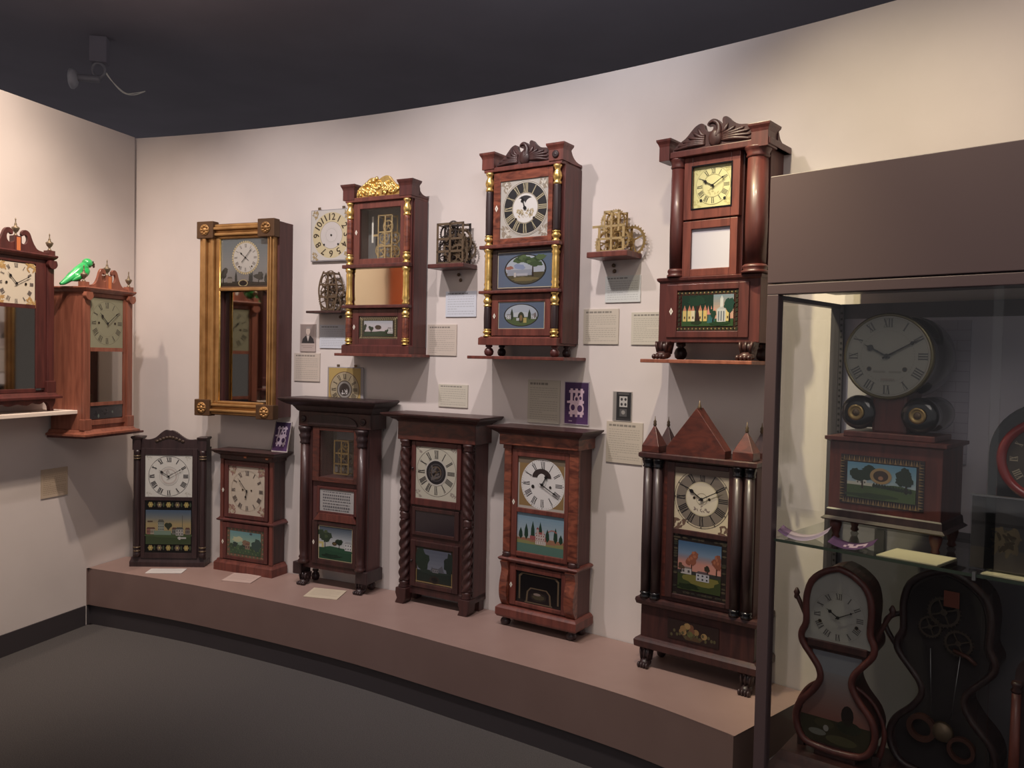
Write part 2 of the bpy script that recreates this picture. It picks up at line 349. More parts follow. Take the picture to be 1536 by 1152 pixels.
# ------------------------------------------------------------------ shared clock parts
def hand(t, name, cx, cz, ang, L, y, m=None, style='spade', w_=.0032, tail=.12):
    a = R_(ang); pts = [(-w_*.5, -L*tail), (w_*.5, -L*tail)]
    if style == 'spade': pts += [(w_*.45, L*.55), (w_*1.9, L*.66), (w_*1.5, L*.74), (w_*.3, L*.82), (0, L), (-w_*.3, L*.82), (-w_*1.5, L*.74), (-w_*1.9, L*.66), (-w_*.45, L*.55)]
    else: pts += [(w_*.35, L*.7), (w_*1.1, L*.76), (w_*.25, L*.84), (0, L), (-w_*.25, L*.84), (-w_*1.1, L*.76), (-w_*.35, L*.7)]
    pts = [(cx+x*math.cos(a)+z*math.sin(a), cz-x*math.sin(a)+z*math.cos(a)) for x, z in pts]
    bm = prism(B(), pts, y-.0012, y)
    if name == 'hour_hand': lathe(bm, (cx, y-.003, cz), [(w_*1.5, 0), (w_*1.5, .004)], 12, 'y')
    t.part(name, bm, m or M['ink'])
def hands(t, cx, cz, hr, mn, Lh, Lm, y, style='spade', **k):
    hand(t, 'hour_hand', cx, cz, hr, Lh, y-.003, **k); hand(t, 'minute_hand', cx, cz, mn, Lm, y-.006, style='plain', **k)
def winding(A, cx, cz, R, dx=.45, dz=-.32, r=.05):
    for s_ in (-1, 1): A.disc(cx+s_*R*dx, cz+R*dz, R*r*1.3, (110, 90, 60), 14); A.disc(cx+s_*R*dx, cz+R*dz, R*r, (16, 14, 16), 14)
def esc(t, x, z, y, h=.013, parent=None):
    bm = prism(B(), [(x, z-h), (x+h*.55, z), (x, z+h), (x-h*.55, z)], y-.0012, y); o = t.part('escutcheon', bm, M['bone'], parent, label='small white diamond-shaped keyhole plate')
    t.part('keyhole', prism(B(), [(x-.0012, z-h*.3), (x+.0012, z-h*.3), (x+.001, z+h*.3), (x-.001, z+h*.3)], y-.0016, y-.0012), M['ink'], o)
def paw(bm, x, y, z0, h, w_):
    prism(bm, [(x-w_*.32, z0+h*.3), (x+w_*.32, z0+h*.3), (x+w_*.5, z0+h), (x-w_*.5, z0+h)], y-w_*.35, y+w_*.4)
    ball(bm, (x, y, z0+h*.68), w_*.5, w_*.5, h*.34); ball(bm, (x, y-w_*.2, z0+h*.24), w_*.48, w_*.62, h*.24)
    for k in range(4): ball(bm, (x+(k-1.5)*w_*.25, y-w_*.72, z0+h*.15), w_*.15, w_*.24, h*.15, 8)
    for k in range(3): tube(bm, [(x+(k-1)*w_*.28, y-w_*.45, z0+h*.4), (x+(k-1)*w_*.36, y-w_*.5, z0+h*.75), (x+(k-1)*w_*.4, y-w_*.42, z0+h*.98)], w_*.09, 6)
    return bm
def ballfoot(bm, x, y, z0, h, r):
    return lathe(bm, (x, y, z0), [(r*.45, 0), (r*.85, h*.12), (r, h*.38), (r*.8, h*.62), (r*.45, h*.74), (r*.75, h*.84), (r*.7, h)], 18)
def urn(bm, x, y, z, h, r):
    return lathe(bm, (x, y, z), [(r*.5, 0), (r*.55, h*.04), (r*.3, h*.1), (r*.25, h*.16), (r*.7, h*.28), (r, h*.42), (r*.95, h*.47), (r*.45, h*.53), (r*.3, h*.6), (r*.35, h*.64), (r*.16, h*.72), (r*.12, h*.86), (r*.2, h*.9), (r*.05, h)], 16)
def gear(bm, cx, cz, r, y, th=.002, spokes=4, n=28):
    ring(bm, (cx, cz), r, r*.17, y, y+th, n*2); ring(bm, (cx, cz), r*.22, r*.2, y-.001, y+th+.001, 12)
    for k in range(n):
        a = 2*math.pi*k/n; c, s_ = math.cos(a), math.sin(a); q = r*.045
        prism(bm, [(cx+r*.99*c-q*s_, cz+r*.99*s_+q*c), (cx+r*.99*c+q*s_, cz+r*.99*s_-q*c), (cx+r*1.09*c+q*.5*s_, cz+r*1.09*s_-q*.5*c), (cx+r*1.09*c-q*.5*s_, cz+r*1.09*s_+q*.5*c)], y, y+th)
    for k in range(spokes):
        a = math.pi*k*2/spokes+.4; c, s_ = math.cos(a), math.sin(a); q = r*.05
        prism(bm, [(cx+r*.15*c-q*s_, cz+r*.15*s_+q*c), (cx+r*.15*c+q*s_, cz+r*.15*s_-q*c), (cx+r*.86*c+q*s_, cz+r*.86*s_-q*c), (cx+r*.86*c-q*s_, cz+r*.86*s_+q*c)], y, y+th)
    return bm
def movement(t, cx, z0, w_, h_, y0, dep, m, m2, kind='grid', gears=(), parent=None, top_scale=1.0):
    """open plate clockwork: two pierced plates, pillars, arbors and toothed wheels"""
    def plate(y):
        bm = B(); q = w_*.07
        def bar(x0, x1, za, zb): box(bm, x0, x1, y, y+.0025, za, zb)
        L, Rr, T = cx-w_/2, cx+w_/2, z0+h_
        if kind == 'grid':
            for x in (L, cx-q/2, Rr-q): bar(x, x+q, z0, T)
            for zz in (0, .3, .62, 1): bar(L, Rr, z0+(h_-q)*zz, z0+(h_-q)*zz+q)
        elif kind == 'oval':
            for s_ in (-1, 1):
                pts = spline([(cx+s_*w_*.22, T), (cx+s_*w_*.4, z0+h_*.75), (cx+s_*w_*.46, z0+h_*.45), (cx+s_*w_*.3, z0)], 5)
                for p, r in zip(pts, pts[1:]): prism(bm, [(p[0]-q/2, p[1]), (p[0]+q/2, p[1]), (r[0]+q/2, r[1]), (r[0]-q/2, r[1])], y, y+.0025)
            for zz, k in ((.02, .3), (.33, .42), (.64, .42), (.93, .24)): bar(cx-w_*k, cx+w_*k, z0+h_*zz, z0+h_*zz+q)
            bar(cx-q/2, cx+q/2, z0, T)
        else:
            bar(L, L+q*1.3, z0, z0+h_*.62); bar(Rr-q*1.3, Rr, z0, z0+h_*.62); bar(cx-w_*.3, cx-w_*.3+q, z0+h_*.5, T); bar(cx+w_*.3-q, cx+w_*.3, z0+h_*.5, T)
            for zz in (0, .3, .6): bar(L, Rr, z0+h_*zz, z0+h_*zz+q)
            bar(cx-w_*.3, cx+w_*.3, T-q, T); bar(cx-q/2, cx+q/2, z0, T); bar(cx-w_*.72, cx-w_*.3, z0+h_*.6, z0+h_*.6+q*1.2)
        return bm
    t.part('front_plate', plate(y0), m, parent); t.part('back_plate', plate(y0+dep), m2, parent)
    for s_ in (-1, 1):
        for zz in (.03, .95): t.part('pillar', lathe(B(), (cx+s_*w_*(.44 if kind == 'grid' else .25), y0, z0+h_*zz), [(.003, 0), (.0042, dep*.1), (.003, dep*.2), (.003, dep*.8), (.0042, dep*.9), (.003, dep)], 10, 'y'), m, parent)
    for i, (gx, gz, r, f) in enumerate(gears):
        bm = gear(B(), cx+gx*w_, z0+gz*h_, r*w_, y0+dep*f, spokes=4+(i % 2)); lathe(bm, (cx+gx*w_, y0-.003, z0+gz*h_), [(.0016, 0), (.0016, dep+.006)], 8, 'y')
        t.part('gear_wheel', bm, m if i % 2 else m2, parent)
def board(t, name, x0, x1, z0, z1, y0, y1, m, bevel=.002, parent=None): return t.part(name, box(B(), x0, x1, y0, y1, z0, z1), m, parent, bevel)
def shelf(x0, x1, z, th, d0, d1, m, label, D, tk=.014, cat='shelf'):   # wall shelf (front at D+d0 before the wall)
    px, py = wallpt(th, D)
    return solo('wall_shelf', box(B(), x0, x1, d0, d1, z-tk, z), m, label, cat, px, py, th, z-tk, bevel=.002, cx=(x0+x1)/2)
def gold_column(t, x, y, z0, z1, r, mid, e0=.2, e1=.2):
    """turned column: dark or veneered shaft between gilt turned ends"""
    h = z1-z0; a, b_ = z0+h*e0, z1-h*e1
    c = t.part('half_column', lathe(B(), (x, y, 0), [(r*.8, a-.002), (r*.86, a+h*.02), (r*.92, (a+b_)/2), (r*.86, b_-h*.02), (r*.8, b_+.002)], 18), mid)
    for s_, (p, q) in ((1, (z0, a)), (-1, (z1, b_))):
        L = q-p
        pr = [(r*.95, 0), (r*1.05, .08), (r*.8, .16), (r*.62, .28), (r*.95, .42), (r*1.12, .58), (r*.9, .74), (r*.68, .82), (r*.98, .88), (r*.98, .96), (r*.8, 1)]
        pr = [(rr, p+L*f) for rr, f in pr]
        t.part('gilt_turning', lathe(B(), (x, y, 0), pr if s_ > 0 else pr[::-1], 18), M['gold'], c, label='bright gilt turned end')
    return c

# ================================================================== clocks on the platform (left to right)
SK = (120, 148, 176)
# ---- 1: dark clock with arched crest, turned a little from the wall
t = Thing('shelf_clock', 'dark shelf clock with wavy arched crest and floral-bordered village picture, leftmost on the platform', 'clock', -1.92, 4.452, 2, .31, cx=.048)
D = .085
t.part('case', box(B(), -.150, .247, .004, D, .35, .97), M['darker'], bevel=.002)
t.part('plinth', loft(B(), -.16, .235, 0, D, [(.31, .006), (.335, .006), (.352, 0), (.362, -.002)], True), M['darker'])
bm = prism(B(), spline([(-.112, .955), (-.110, 1.010), (-.068, 1.012), (-.03, 1.024), (.0, 1.050), (.025, 1.066), (.045, 1.062), (.060, 1.064), (.085, 1.052), (.118, 1.028), (.150, 1.014), (.208, 1.012), (.210, .955)], 4), .0, .02)
c = t.part('crest', bm, M['darker'], bevel=.002)
bm = B()
for k in range(9):
    q = (k-4)/4; ball(bm, (.048+q*.07, -.001, 1.012+.014*math.cos(q*2.2)), .011, .004, .008, 8)
t.part('stencilled_leaves', bm, mat('dim_bronze_powder', (74, 60, 50), .45, .3), c)
for x in (-.128, .228):
    t.part('corner_block', loft(B(), x-.022, x+.022, -.012, .05, [(.955, 0), (1.012, 0), (1.020, .006), (1.027, .007), (1.030, .004)]), M['darker'])
    col = t.part('half_column', lathe(B(), (x, .002, 0), [(.02, .365), (.02, .385), (.014, .392), (.019, .402), (.013, .412), (.0165, .43), (.018, .66), (.016, .89), (.012, .905), (.018, .915), (.013, .925), (.019, .94), (.019, .955)], 18), M['darker'])
    for z in (.398, .418, .908, .922): t.part('gilt_band', lathe(B(), (x, .002, z), [(.0185, -.003), (.0195, 0), (.0185, .003)], 18), mat('dim_gilding', (128, 112, 88), .4, .5), col)
d = t.part('door', frame(B(), (-.106, .2, .358, .965), (-.084, .172, .388, .928), -.006, .006), M['darker'], bevel=.0015)
t.part('door_rail', box(B(), -.084, .172, -.006, .004, .678, .696), M['darker'], d)
A = Art(-.083, .171, .697, .927, -.002, (206, 206, 200)); cx, cz = .045, .812
for sx in (-1, 1):
    for sz in (-1, 1): A.spray(cx+sx*.105, cz+sz*.1, .03, .02, (182, 180, 170), 3)
A.annulus(cx, cz, .109, .111, (70, 68, 70)); A.annulus(cx, cz, .05, .052, (176, 172, 166)); A.annulus(cx, cz, .036, .044, (190, 182, 176)); A.spray(cx, cz+.02, .03, .02, (170, 160, 156), 8)
A.romans(cx, cz, .079, .104, (52, 50, 54), .0042)
t.part('dial', A, M['art']); hands(t, cx, cz, -58, 60, .065, .092, -.004)
A = Art(-.084, .172, .389, .677, -.002, (22, 22, 24))
for v in (.09, .92):
    for k in range(5):
        u = .12+.19*k; c1 = (170, 150, 70) if k % 2 == 0 else (120, 104, 84)
        for q in range(6):
            a = q*1.05; A.ell(u+.035*math.cos(a), v+.035*math.sin(a), .022, .022, c1, 10)
        A.ell(u, v, .018, .018, (206, 190, 90), 10); A.ell(u+.085, v, .02, .045, (70, 84, 60), 10)
A.grad([(.19, (172, 152, 96)), (.55, (176, 156, 100)), (.66, (132, 136, 132)), (.82, (66, 96, 130))], .02, .98, 8)
A.rect(.02, .98, .16, .36, (66, 84, 52)); A.blob(.5, .33, .5, .04, (74, 96, 58), 2)
for u, c1 in ((.04, (150, 96, 84)), (.12, (170, 160, 140)), (.58, (120, 124, 118)), (.86, (130, 120, 110))): A.house(u, .35, .1, .1, c1, (104, 70, 60), (60, 60, 60), 1, 3)
A.rect(.2, .56, .34, .42, (120, 150, 130)); A.house(.28, .42, .13, .16, (150, 160, 150), (96, 98, 90), (66, 74, 70), 3, 3)
A.ell(.47, .53, .05, .045, (60, 66, 50)); A.ell(.53, .53, .05, .045, (60, 66, 50)); A.poly([(.43, .52), (.57, .52), (.5, .43)], (60, 66, 50))
A.house(.66, .33, .16, .12, (176, 176, 170), (90, 94, 92), (84, 84, 88), 2, 3); A.rect(.72, .76, .25, .31, (200, 200, 196)); A.rect(.7, .88, .27, .3, (200, 200, 196)); A.rect(.795, .805, .45, .72, (92, 92, 88)); A.rect(.06, .17, .59, .61, (90, 70, 60))
t.part('painted_tablet', A, M['artg'])
# ---- 2
t = Thing('shelf_clock', 'small mahogany shelf clock with cream dial and flat cornice, second from left on the platform', 'clock', -1.433, 4.362, -24, .31, cx=.01)
D = .105
t.part('case', box(B(), -.16, .19, .004, D, .35, .925), M['dark'], bevel=.002)
t.part('plinth', loft(B(), -.178, .198, -.004, D, [(.31, .014), (.352, .014), (.362, .004), (.372, 0)], True), M['red'])
t.part('waist_moulding', loft(B(), -.166, .2, 0, D, [(.578, 0), (.583, .012), (.590, .014), (.598, .004), (.604, 0)], True), M['deep'])
t.part('frieze', box(B(), -.158, .2, -.012, D, .922, .945), M['dark'], bevel=.002)
t.part('cornice', loft(B(), -.158, .205, -.01, D, [(.94, 0), (.948, .01), (.954, .022), (.960, .026), (.968, .038), (.972, .04)], True), M['dark'])
for x in (.018, .165): t.part('inlay_block', box(B(), x-.009, x+.009, -.0135, -.01, .934, .948), M['tanfl'])
for x in (-.148, .19): t.part('pilaster', box(B(), x-.011, x+.011, -.008, .006, .372, .922), M['red'], bevel=.002)
d = t.part('upper_door', frame(B(), (-.13, .17, .604, .914), (-.104, .146, .626, .886), -.008, .004), M['deep'], bevel=.002)
A = Art(-.104, .146, .626, .886, -.001, (196, 184, 166)); cx, cz = .024, .757
for sx in (-1, 1):
    for sz in (-1, 1): A.spray(cx+sx*.105, cz+sz*.108, .05, .045, (150, 110, 100), 5+sx+sz, 14); A.spray(cx+sx*.105, cz+sz*.108, .04, .03, (168, 150, 120), 15+sx+sz, 8)
A.annulus(cx, cz, .108, .1095, (176, 160, 140)); A.romans(cx, cz, .083, .106, (84, 74, 74), .0038); winding(A, cx, cz+.034, .1, .3, -.3, .04)
t.part('dial', A, M['art']); hands(t, cx, cz, -168, -42, .05, .088, -.003, style='spade')
d = t.part('lower_door', frame(B(), (-.14, .17, .376, .576), (-.114, .144, .394, .548), -.008, .004), M['deep'], bevel=.002)
A = Art(-.114, .144, .394, .548, -.001, (116, 92, 62))
for k in range(40):
    u = (k % 20+.5)/20; v = .05 if k < 20 else .95; A.ell(u, v, .02, .035, (96, 110, 84) if k % 2 else (156, 104, 74), 8)
for k in range(24):
    v = (k % 12+.5)/12; u = .04 if k < 12 else .96; A.ell(u, v, .02, .035, (96, 110, 84) if k % 2 else (156, 104, 74), 8)
A.grad([(.1, (90, 150, 140)), (.5, (150, 190, 160)), (.9, (90, 160, 170))], .09, .91, 6); A.blob(.3, .62, .14, .1, (196, 206, 160), 3)
A.rect(.09, .91, .1, .34, (54, 92, 60))
for k in range(9): A.blob(.14+k*.09, .36+.06*math.sin(k*2), .07, .1, ((44, 84, 52), (36, 66, 60), (60, 104, 64))[k % 3], k)
A.blob(.8, .45, .12, .22, (44, 80, 74), 5); A.blob(.52, .52, .1, .1, (140, 110, 80), 6); A.house(.5, .3, .12, .16, (150, 120, 96), (120, 78, 60), (70, 60, 60), 1, 2); A.ell(.65, .85, .04, .04, (56, 80, 96), 10)
for k in range(30): A.ell(.12+(k*.618 % .76), .14+(k*.37 % .22), .012, .014, (110, 140, 70), 6)
t.part('painted_tablet', A, M['artg'])
esc(t, -.138, .750, -.008); esc(t, -.138, .467, -.008)
# ---- 3: tall with glass upper door showing the movement, paw feet
t = Thing('shelf_clock', 'tall dark shelf clock with paw feet, brass clockwork behind glass above a printed card', 'clock', -.917, 4.107, -26, .31, cx=.018)
D = .118
bm = frame(B(), (-.165, .24, .40, 1.20), (-.062, .154, .876, 1.112), .01, D-.008); t.part('case', bm, M['plum'], bevel=.002)
t.part('back_board', box(B(), -.165, .24, D-.008, D, .40, 1.20), noisy('pale_paper_lining', (120, 112, 110), (136, 128, 122), .8, 12))
t.part('front_panel', frame(B(), (-.165, .24, .40, 1.14), (-.11, .19, .44, 1.12), .0, .01), M['dark'])
for x in (-.182, .205):
    bm = box(B(), x-.032 if x < 0 else x-.022, x+.022 if x < 0 else x+.048, -.02, D if x > 0 else .06, .362, .425); t.part('column_base', bm, M['darker'], bevel=.004)
    y = -.006; xx = x+(.03 if x < 0 else 0)
    c = t.part('column', lathe(B(), (xx, y, 0), [(.030, .425), (.030, .438), (.022, .446), (.027, .456), (.021, .466), (.0235, .50), (.0245, .75), (.022, 1.04)], 22), M['dark'])
    t.part('carved_capital', lathe(B(), (xx, y, 0), [(.022, 1.04), (.027, 1.046), (.023, 1.054), (.026, 1.07), (.031, 1.085), (.025, 1.092), (.029, 1.104), (.034, 1.116), (.034, 1.128)], 20, twist=(.09, 0, 8)), M['darker'], c)
    t.part('paw_foot', paw(B(), xx-.002, .012, .31, .062, .05), M['darker'])
    t.part('rear_foot', ballfoot(B(), xx, D-.03, .31, .06, .022), M['darker'])
t.part('frieze', box(B(), -.19, .262, -.014, D, 1.13, 1.205), M['dark'], bevel=.003)
bm = prism(B(), [(-.125, 1.143)]+spline([(-.125, 1.155), (-.11, 1.178), (-.07, 1.19), (.02, 1.193), (.12, 1.188), (.165, 1.172), (.18, 1.15), (.18, 1.143)], 4), -.02, -.012)
f = t.part('arched_panel', bm, M['darker'])
for x in (-.158, .215):
    t.part('rosette', lathe(B(), (x, -.014, 1.168), [(.016, 0), (.017, -.005), (.011, -.008), (.008, -.005), (.006, -.01), (.001, -.011)], 16, 'y'), M['darker'])
t.part('cornice', loft(B(), -.19, .262, -.012, D, [(1.205, .0), (1.212, .008), (1.222, .014), (1.236, .024), (1.244, .044), (1.256, .064), (1.266, .076), (1.272, .078), (1.277, .07)], True), M['darker'])
d = t.part('upper_door', frame(B(), (-.105, .186, .852, 1.128), (-.062, .154, .876, 1.112), -.006, .008), M['flamed'], bevel=.002)
t.part('glass_pane', box(B(), -.062, .154, .0, .002, .876, 1.112), M['glass'], d)
movement(t, .05, .89, .095, .175, .03, .035, M['brass'], M['brassd'], 'grid', ((.0, .25, .34, .4), (-.1, .6, .3, .6), (.35, .45, .3, .5), (.2, .82, .22, .3)))
t.part('backing_board', box(B(), -.01, .115, .07, .074, 1.05, 1.112), M['camp'])
A = Art(-.056, .158, .703, .815, -.001, (168, 166, 164))
for k, (tx, sz) in enumerate((('', 0),)): pass
r = random.Random(4)
for k in range(7):
    v = .88-k*.13; h = .05 if k in (1, 2, 5) else .028; u = .08+.05*r.random(); e = .92-.08*r.random()
    while u < e:
        l = r.uniform(.03, .09) if h < .04 else r.uniform(.03, .05); A.rect(u, min(u+l, e), v-h, v+h*.6, (96, 94, 98)); u += l+.02
t.part('printed_card', A, M['arte'])
t.part('card_frame', frame(B(), (-.075, .178, .69, .828), (-.056, .158, .703, .815), -.006, .004), M['deep'], bevel=.002)
bm = prism(B(), [(-.056, .692), (.158, .692), (.18, .655), (-.085, .655)], -.014, .002); t.part('coved_sill', bm, M['red'], bevel=.003)
d = t.part('lower_door', frame(B(), (-.1, .186, .43, .65), (-.064, .154, .454, .63), -.008, .004), M['dark'], bevel=.002)
A = Art(-.062, .152, .456, .628, -.002, (214, 200, 150))
A.rect(.02, .98, .02, .98, (30, 60, 44)); A.grad([(.3, (214, 216, 210)), (.6, (190, 200, 206)), (.98, (56, 78, 100))], .02, .98, 8); A.rect(.02, .98, .02, .36, (34, 84, 58)); A.blob(.6, .33, .4, .08, (38, 92, 62), 4)
A.rect(.02, .16, .35, .52, (212, 198, 110)); A.rect(.02, .1, .35, .45, (226, 226, 214)); A.tree(.2, .36, .56, .34, (38, 66, 42), (40, 30, 26), 3, (66, 92, 52)); A.tree(.62, .36, .3, .2, (36, 58, 40), (30, 26, 26), 6)
A.house(.78, .34, .2, .2, (222, 226, 226), (170, 176, 180), (90, 96, 104), 2, 3); A.ell(.48, .5, .07, .055, (60, 44, 30)); A.ell(.48, .5, .05, .035, (110, 92, 50)); A.blob(.4, .12, .3, .06, (24, 60, 42), 8)
t.part('painted_tablet', A, M['artg'])
esc(t, -.089, .538, -.008)
# ---- 4: twist columns
t = Thing('shelf_clock', 'dark shelf clock with rope-twist carved columns and a square dial open at its centre', 'clock', -.365, 3.832, -30, .31, cx=.018)
D = .115
t.part('case', box(B(), -.165, .235, .006, D, .37, 1.12), M['plum'], bevel=.002)
t.part('front_panel', box(B(), -.165, .235, -.002, .008, .385, 1.1), M['dark'])
t.part('bottom_rail', loft(B(), -.17, .235, -.004, D, [(.36, 0), (.39, 0), (.396, -.004)], True), M['dark'])
t.part('frieze', box(B(), -.19, .252, -.03, D, 1.1, 1.188), M['flamed'], bevel=.003)
t.part('cornice', loft(B(), -.19, .252, -.028, D, [(1.184, .0), (1.192, .006), (1.2, .022), (1.206, .03), (1.212, .052), (1.222, .062), (1.228, .062)], True), M['dark'])
for x in (-.152, .21):
    pr = [(.024, .385), (.027, .392), (.02, .402), (.026, .412), (.019, .42)]
    c = t.part('twist_column', lathe(B(), (x, -.012, 0), [(.0235, .42+.3*k/70) for k in range(71)], 24, twist=(.17, 135, 3)), M['dark'])
    t.part('twist_shaft', lathe(B(), (x, -.012, 0), [(.0235, .755+.31*k/70) for k in range(71)], 24, twist=(.17, -135, 3)), M['dark'], c)
    t.part('turned_collar', lathe(B(), (x, -.012, 0), [(.02, .715), (.027, .722), (.021, .73), (.026, .742), (.02, .755)], 18), M['dark'], c)
    t.part('column_base', lathe(B(), (x, -.012, 0), pr, 18), M['dark'], c); t.part('column_cap', lathe(B(), (x, -.012, 0), [(.02, 1.063), (.027, 1.072), (.022, 1.08), (.029, 1.09), (.029, 1.1)], 18), M['dark'], c)
    t.part('bracket_foot', prism(B(), [(x-.034, .31), (x+.016, .31), (x+.026, .33), (x+.03, .372), (x+.03, .386), (x-.03, .386), (x-.032, .36), (x-.022, .335)], -.04, .02), M['dark'], bevel=.004)
    t.part('rear_foot', box(B(), x-.02, x+.02, D-.05, D-.01, .31, .372), M['dark'])
d = t.part('upper_door', frame(B(), (-.118, .166, .79, 1.096), (-.094, .142, .824, 1.072), -.014, .0), M['deep'], bevel=.003)
A = Art(-.094, .142, .824, 1.072, -.008, (190, 186, 168)); cx, cz = .024, .953
for sx in (-1, 1):
    for sz in (-1, 1): A.spray(cx+sx*.1, cz+sz*.106, .03, .03, (150, 140, 130), 2+sx, 8)
A.annulus(cx, cz, .112, .1135, (90, 84, 80)); A.romans(cx, cz, .066, .104, (56, 52, 54), .0036); A.annulus(cx, cz, .055, .062, (188, 184, 176)); A.disc(cx, cz, .056, (34, 32, 36)); A.annulus(cx, cz, .038, .042, (74, 70, 72)); A.spray(cx, cz, .05, .06, (96, 90, 88), 7, 12)
t.part('dial', A, M['art']); bm = gear(B(), cx, cz, .03, -.0095, .0015, 5, 24); t.part('gear_wheel', bm, M['brassd']); hand(t, 'minute_hand', cx, cz, -120, .022, -.0105)
t.part('middle_panel', box(B(), -.094, .132, -.006, .0, .662, .762), mat('smoked_glass', (46, 38, 42), .12, coat=.5)); t.part('middle_frame', frame(B(), (-.112, .158, .645, .78), (-.094, .132, .662, .762), -.01, 0), M['dark'], bevel=.002)
d = t.part('lower_door', frame(B(), (-.118, .158, .396, .62), (-.088, .127, .418, .592), -.012, .0), M['dark'], bevel=.003)
A = Art(-.088, .127, .418, .592, -.006, (60, 48, 34))
for k in range(30): A.ell((k+.5)/30, .035, .014, .022, (176, 146, 74), 6)
for k in range(10):
    for u in (.025, .975): A.ell(u, (k+.5)/26, .014, .018, (160, 132, 68), 6)
A.rect(.05, .95, .07, .95, (40, 52, 48)); A.grad([(.35, (126, 134, 150)), (.95, (92, 100, 120))], .05, .95, 6); A.rect(.05, .95, .07, .36, (38, 52, 46)); A.blob(.16, .66, .18, .3, (42, 60, 48), 2); A.blob(.9, .6, .12, .28, (40, 54, 48), 5)
A.blob(.5, .34, .42, .06, (44, 60, 52), 8); A.poly([(.4, .36), (.45, .5), (.5, .4), (.62, .46), (.72, .56), (.78, .36)], (92, 96, 106)); A.house(.46, .34, .16, .09, (128, 128, 134), (92, 92, 98), (70, 70, 76), 1, 3); A.ell(.52, .14, .13, .1, (56, 44, 36)); A.ell(.52, .14, .09, .07, (30, 32, 32))
t.part('painted_tablet', A, M['artg']); t.part('door_knob', lathe(B(), (-.107, -.012, .52), [(.004, 0), (.006, -.006), (.001, -.009)], 10, 'y'), M['darker']); t.part('door_knob', lathe(B(), (-.107, -.014, .965), [(.004, 0), (.006, -.006), (.001, -.009)], 10, 'y'), M['darker'])
# ---- 5: ogee sided
t = Thing('shelf_clock', 'red mahogany shelf clock on ball feet with castle picture and black lower glass, on platform', 'clock', .128, 3.508, -34, .31, cx=0)
D = .118
t.part('case', box(B(), -.168, .19, .004, D, .60, 1.125), M['plum'], bevel=.002); t.part('lower_case', box(B(), -.17, .195, .004, D, .40, .60), M['plum'], bevel=.002)
t.part('front_panel', frame(B(), (-.168, .19, .405, 1.12), (-.11, .134, .42, 1.08), -.004, .004), M['red'])
for x0, x1 in ((-.18, -.142), (.152, .198)):
    p = t.part('pilaster', box(B(), x0, x1, -.012, .004, .64, 1.115), M['flame'], bevel=.004)
    t.part('turned_ring', lathe(B(), ((x0+x1)/2, .004, 0), [(.02, .617), (.026, .622), (.022, .628), (.025, .634), (.019, .641)], 18), M['dark'], p)
    t.part('capital', box(B(), x0-.003, x1+.003, -.016, .004, 1.1, 1.12), M['red'], p, .002)
t.part('waist_moulding', loft(B(), -.182, .196, -.012, D, [(.598, 0), (.604, .01), (.612, .014), (.618, .008), (.62, 0)], True), M['red'])
pr = spline([(-.030, .600), (-.020, .575), (-.018, .555), (-.028, .52), (-.034, .48), (-.030, .44), (-.014, .41), (-.006, .40)], 4)
for x0, x1 in ((-.18, -.142), (.152, .198)):
    bm = B(); a = [bm.verts.new((x0, y, z)) for y, z in pr]+[bm.verts.new((x0, .004, .40)), bm.verts.new((x0, .004, .60))]; c = [bm.verts.new((x1, v.co.y, v.co.z)) for v in a]; n = len(a)
    f = [bm.faces.new(a), bm.faces.new(c[::-1])]
    for i in range(n): bm.faces.new((a[i], c[i], c[(i+1) % n], a[(i+1) % n]))
    bm.normal_update(); bmesh.ops.triangulate(bm, faces=f); t.part('scroll_pilaster', bm, M['flame'])
t.part('base_moulding', loft(B(), -.184, .2, -.02, D, [(.352, .008), (.362, .014), (.392, .014), (.4, .006), (.404, 0)], True), M['red'])
for x in (-.165, .172):
    t.part('ball_foot', ballfoot(B(), x, .004, .31, .044, .024), M['darker']); t.part('rear_foot', ballfoot(B(), x, D-.03, .31, .044, .02), M['darker'])
t.part('frieze', box(B(), -.196, .205, -.03, D, 1.118, 1.166), M['flame'], bevel=.003)
t.part('cornice', loft(B(), -.196, .205, -.028, D, [(1.162, 0), (1.17, .006), (1.178, .018), (1.186, .03), (1.193, .04), (1.2, .042)], True), M['dark'])
d = t.part('upper_door', frame(B(), (-.135, .152, .63, 1.1), (-.108, .132, .652, 1.07), -.012, .002), M['red'], bevel=.003)
t.part('door_rail', box(B(), -.108, .132, -.012, .002, .825, .845), M['red'], d, .002)
A = Art(-.108, .132, .845, 1.07, -.004, (140, 110, 62)); cx, cz = .018, .956
A.rect(0, .03, 0, 1, (178, 170, 160)); A.rect(.97, 1, 0, 1, (178, 170, 160)); A.rect(0, 1, 0, .05, (178, 170, 160)); A.rect(0, 1, .88, 1, (120, 104, 84))  # darker top strip paints the glass shadow onto the dial board
A.disc(cx, cz, .11, (222, 220, 218), 48); A.romans(cx, cz, .066, .098, (48, 44, 50), .0034)
for k in range(60):
    a = R_(6*k); A.disc(cx+.104*math.sin(a), cz+.104*math.cos(a), .0012 if k % 5 else .0024, (60, 54, 56), 6)
A.ell((cx+.108-.004)/.24, (cz+.03-.845)/.225, .2, .17, (52, 40, 40), 24, 0, 180); A.ell((cx+.104)/.24, (cz+.018-.845)/.225, .1, .13, (222, 220, 218), 20)
A.disc(cx-.048, cz-.012, .008, (40, 34, 34), 12); A.disc(cx+.04, cz-.008, .006, (40, 34, 34), 12)
t.part('dial', A, M['art']); hands(t, cx, cz, 30, 118, .055, .092, -.006, w_=.0042)
A = Art(-.108, .132, .652, .825, -.004, (120, 170, 196))
